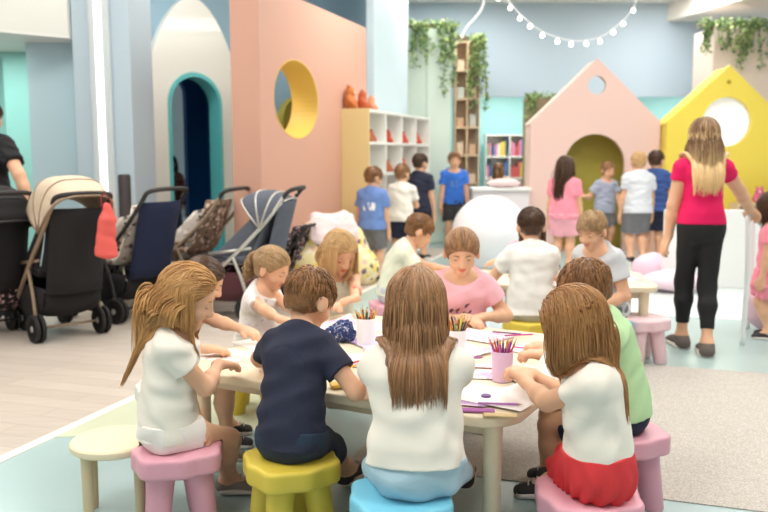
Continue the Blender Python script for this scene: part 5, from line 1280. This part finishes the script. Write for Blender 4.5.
def stand(label, u, v, yaw, h, hair, shirt, lower, **k):
    b_ = atz(u, v, 0)[:2]; s = h/1.15
    lower.setdefault('top', -.01); shirt.setdefault('flare', .018)
    return person(label, b_, yaw, s=s, hs=k.pop('hs', (s*.5+.52)), hair=hair, shirt=shirt, lower=lower, shoes=k.pop('shoes', dict(mat=SHD)), vs=k.pop('vs', .0085), kl=(0, 1, 0), kr=(0, 1, 0), lean=k.pop('lean', 3), **k)
stand('standing person in a mid blue printed T-shirt and grey shorts by the cubby shelf', 372, 280, 18, 1.24, dict(style='short', mat=HB2), dict(mat=LB, sleeve=.6, hem=-.06, print=(white_print, (-.06, .06, -.04, .04, -1), .2, 60)), dict(kind='shorts', mat=DG, len=.85, infl=.016), head=(14, 40, 0))
stand('standing person in a white T-shirt and dark shorts left of the navy T-shirt', 401, 268, 12, 1.26, dict(style='short', mat=HB3), dict(mat=W_, sleeve=.6, hem=-.06), dict(kind='shorts', mat=NV, len=.8, infl=.016), head=(14, 24, 0), hr=aty(413, 205, atz(401, 268, 0)[1]+.25))
stand('standing person in a navy T-shirt facing the cubby shelf', 418, 259, 28, 1.40, dict(style='short', mat=HB4), dict(mat=NV, sleeve=.6, hem=-.06), dict(kind='shorts', mat=NV, len=.8, infl=.016), head=(10, 20, 0))
stand('standing person in a bright blue T-shirt and black shorts facing the camera', 453, 247, 176, 1.43, dict(style='short', mat=HB2), dict(mat=BL, sleeve=.6, hem=-.06, print=(LB, (-.05, .05, -.02, .05, 1), .1, 60)), dict(kind='shorts', mat=SHD, len=.9, infl=.016), head=(8, 0, 0))
stand('standing person with long brown hair in pink T-shirt and pink shorts', 562, 270, 24, 1.36, dict(style='long', mat=HB4, len=.36, back=1.2, wide=.3), dict(mat=mat('cotton_rose', (250, 150, 168), .85), sleeve=.6, hem=-.06), dict(kind='shorts', mat=mat('cotton_rose_pale', (248, 178, 190), .85), len=.75, infl=.02), head=(6, 20, 0))
stand('standing person in a grey blue T-shirt before the olive doorway', 603, 254, 160, 1.28, dict(style='short', mat=HB3), dict(mat=mat('cotton_grey_blue', (168, 176, 196), .85), sleeve=.6, hem=-.06), dict(kind='shorts', mat=DG, len=.8), head=(16, 0, 0), hr=aty(584, 196, atz(603, 254, 0)[1]-.2), hl=aty(624, 216, atz(603, 254, 0)[1]-.1))
stand('standing person in pale grey T-shirt and dark grey shorts seen from behind', 636, 262, -4, 1.42, dict(style='short', mat=HB5), dict(mat=mat('cotton_light_grey', (214, 218, 224), .85), sleeve=.6, hem=-.07, infl=.018), dict(kind='shorts', mat=DG, len=.92, infl=.018), head=(8, 0, 0), width=1.05)
stand('standing person in a dark blue T-shirt half behind the pale grey one', 652, 260, 14, 1.44, dict(style='short', mat=HB4), dict(mat=mat('cotton_dark_blue', (60, 88, 150), .85), sleeve=.6, hem=-.07), dict(kind='shorts', mat=NV, len=.9, infl=.016), head=(8, 30, 0))
stand('standing person with dark hair almost hidden behind the woman in hot pink', 685, 262, 150, 1.42, dict(style='short', mat=HB4), dict(mat=mat('cotton_lilac', (206, 196, 210), .85), sleeve=.6), dict(kind='shorts', mat=NV, len=.9))
stand('standing person in a pink dress at the right edge of the picture', 768, 338, -60, 1.08, dict(style='long', mat=HB4, len=.2), dict(mat=mat('cotton_rose', (250, 150, 168), .85), sleeve=.5), dict(kind='skirt', mat=mat('cotton_rose', (250, 150, 168), .85)), vs=.008)
# adult at the left edge
b_ = aty(0, 200, 6.75)[:2]
person('person in a black T-shirt standing behind the strollers at the left edge', b_+np.array([-.11, 0]), 18, s=1.60, hs=1.2, ls=1.68, adult=True, lean=5, width=1.05, hr=aty(31, 206, 6.6), pr=(.6, -.6, -.6), hair=dict(style='short', mat=HB4), shirt=dict(mat=BK, sleeve=.6, hem=-.08), lower=dict(kind='trousers', mat=JN, len=1.9), shoes=dict(mat=SHD), vs=.009, kl=(0, 1, 0), kr=(0, 1, 0))
# figure in the alcove beyond the arch, reader in the aqua room
ab = LA+lw*2.36+ln*2.0
person('person with dark hair standing in the alcove beyond the blue arch', ab, 160, s=1.2, hs=1.1, ls=1.2, hair=dict(style='long', mat=HB4, len=.25), shirt=dict(mat=mat('cotton_brown', (120, 70, 60), .85), sleeve=1.8), lower=dict(kind='trousers', mat=JN, len=1.9), shoes=dict(mat=SHD), vs=.011, kl=(0, 1, 0), kr=(0, 1, 0))
rb = aty(500, 170, 15.2)[:2]
tag(MB().box((0, 0, .225), (.6, .5, .45), bev=.03).build('low_bench', mat('bench_white', (236, 236, 232), .6), None, loc=(rb[0], rb[1]+.06, 0)), 'low white bench under the reading person in the aqua room', 'bench')
person('person in a beige top sitting reading in the aqua back room', rb, 200, s=1.25, hs=1.1, ls=1.3, seat=.45, lean=16, head=(30, 0, 0), hl=tuple(rb+np.array([.1, -.3]))+(.85,), hr=tuple(rb+np.array([-.1, -.3]))+(.85,), hair=dict(style='long', mat=HB3, len=.2), shirt=dict(mat=mat('cotton_beige', (222, 200, 180), .85), sleeve=.6), lower=dict(kind='trousers', mat=GY, len=1.9), shoes=dict(mat=SHD), vs=.011)
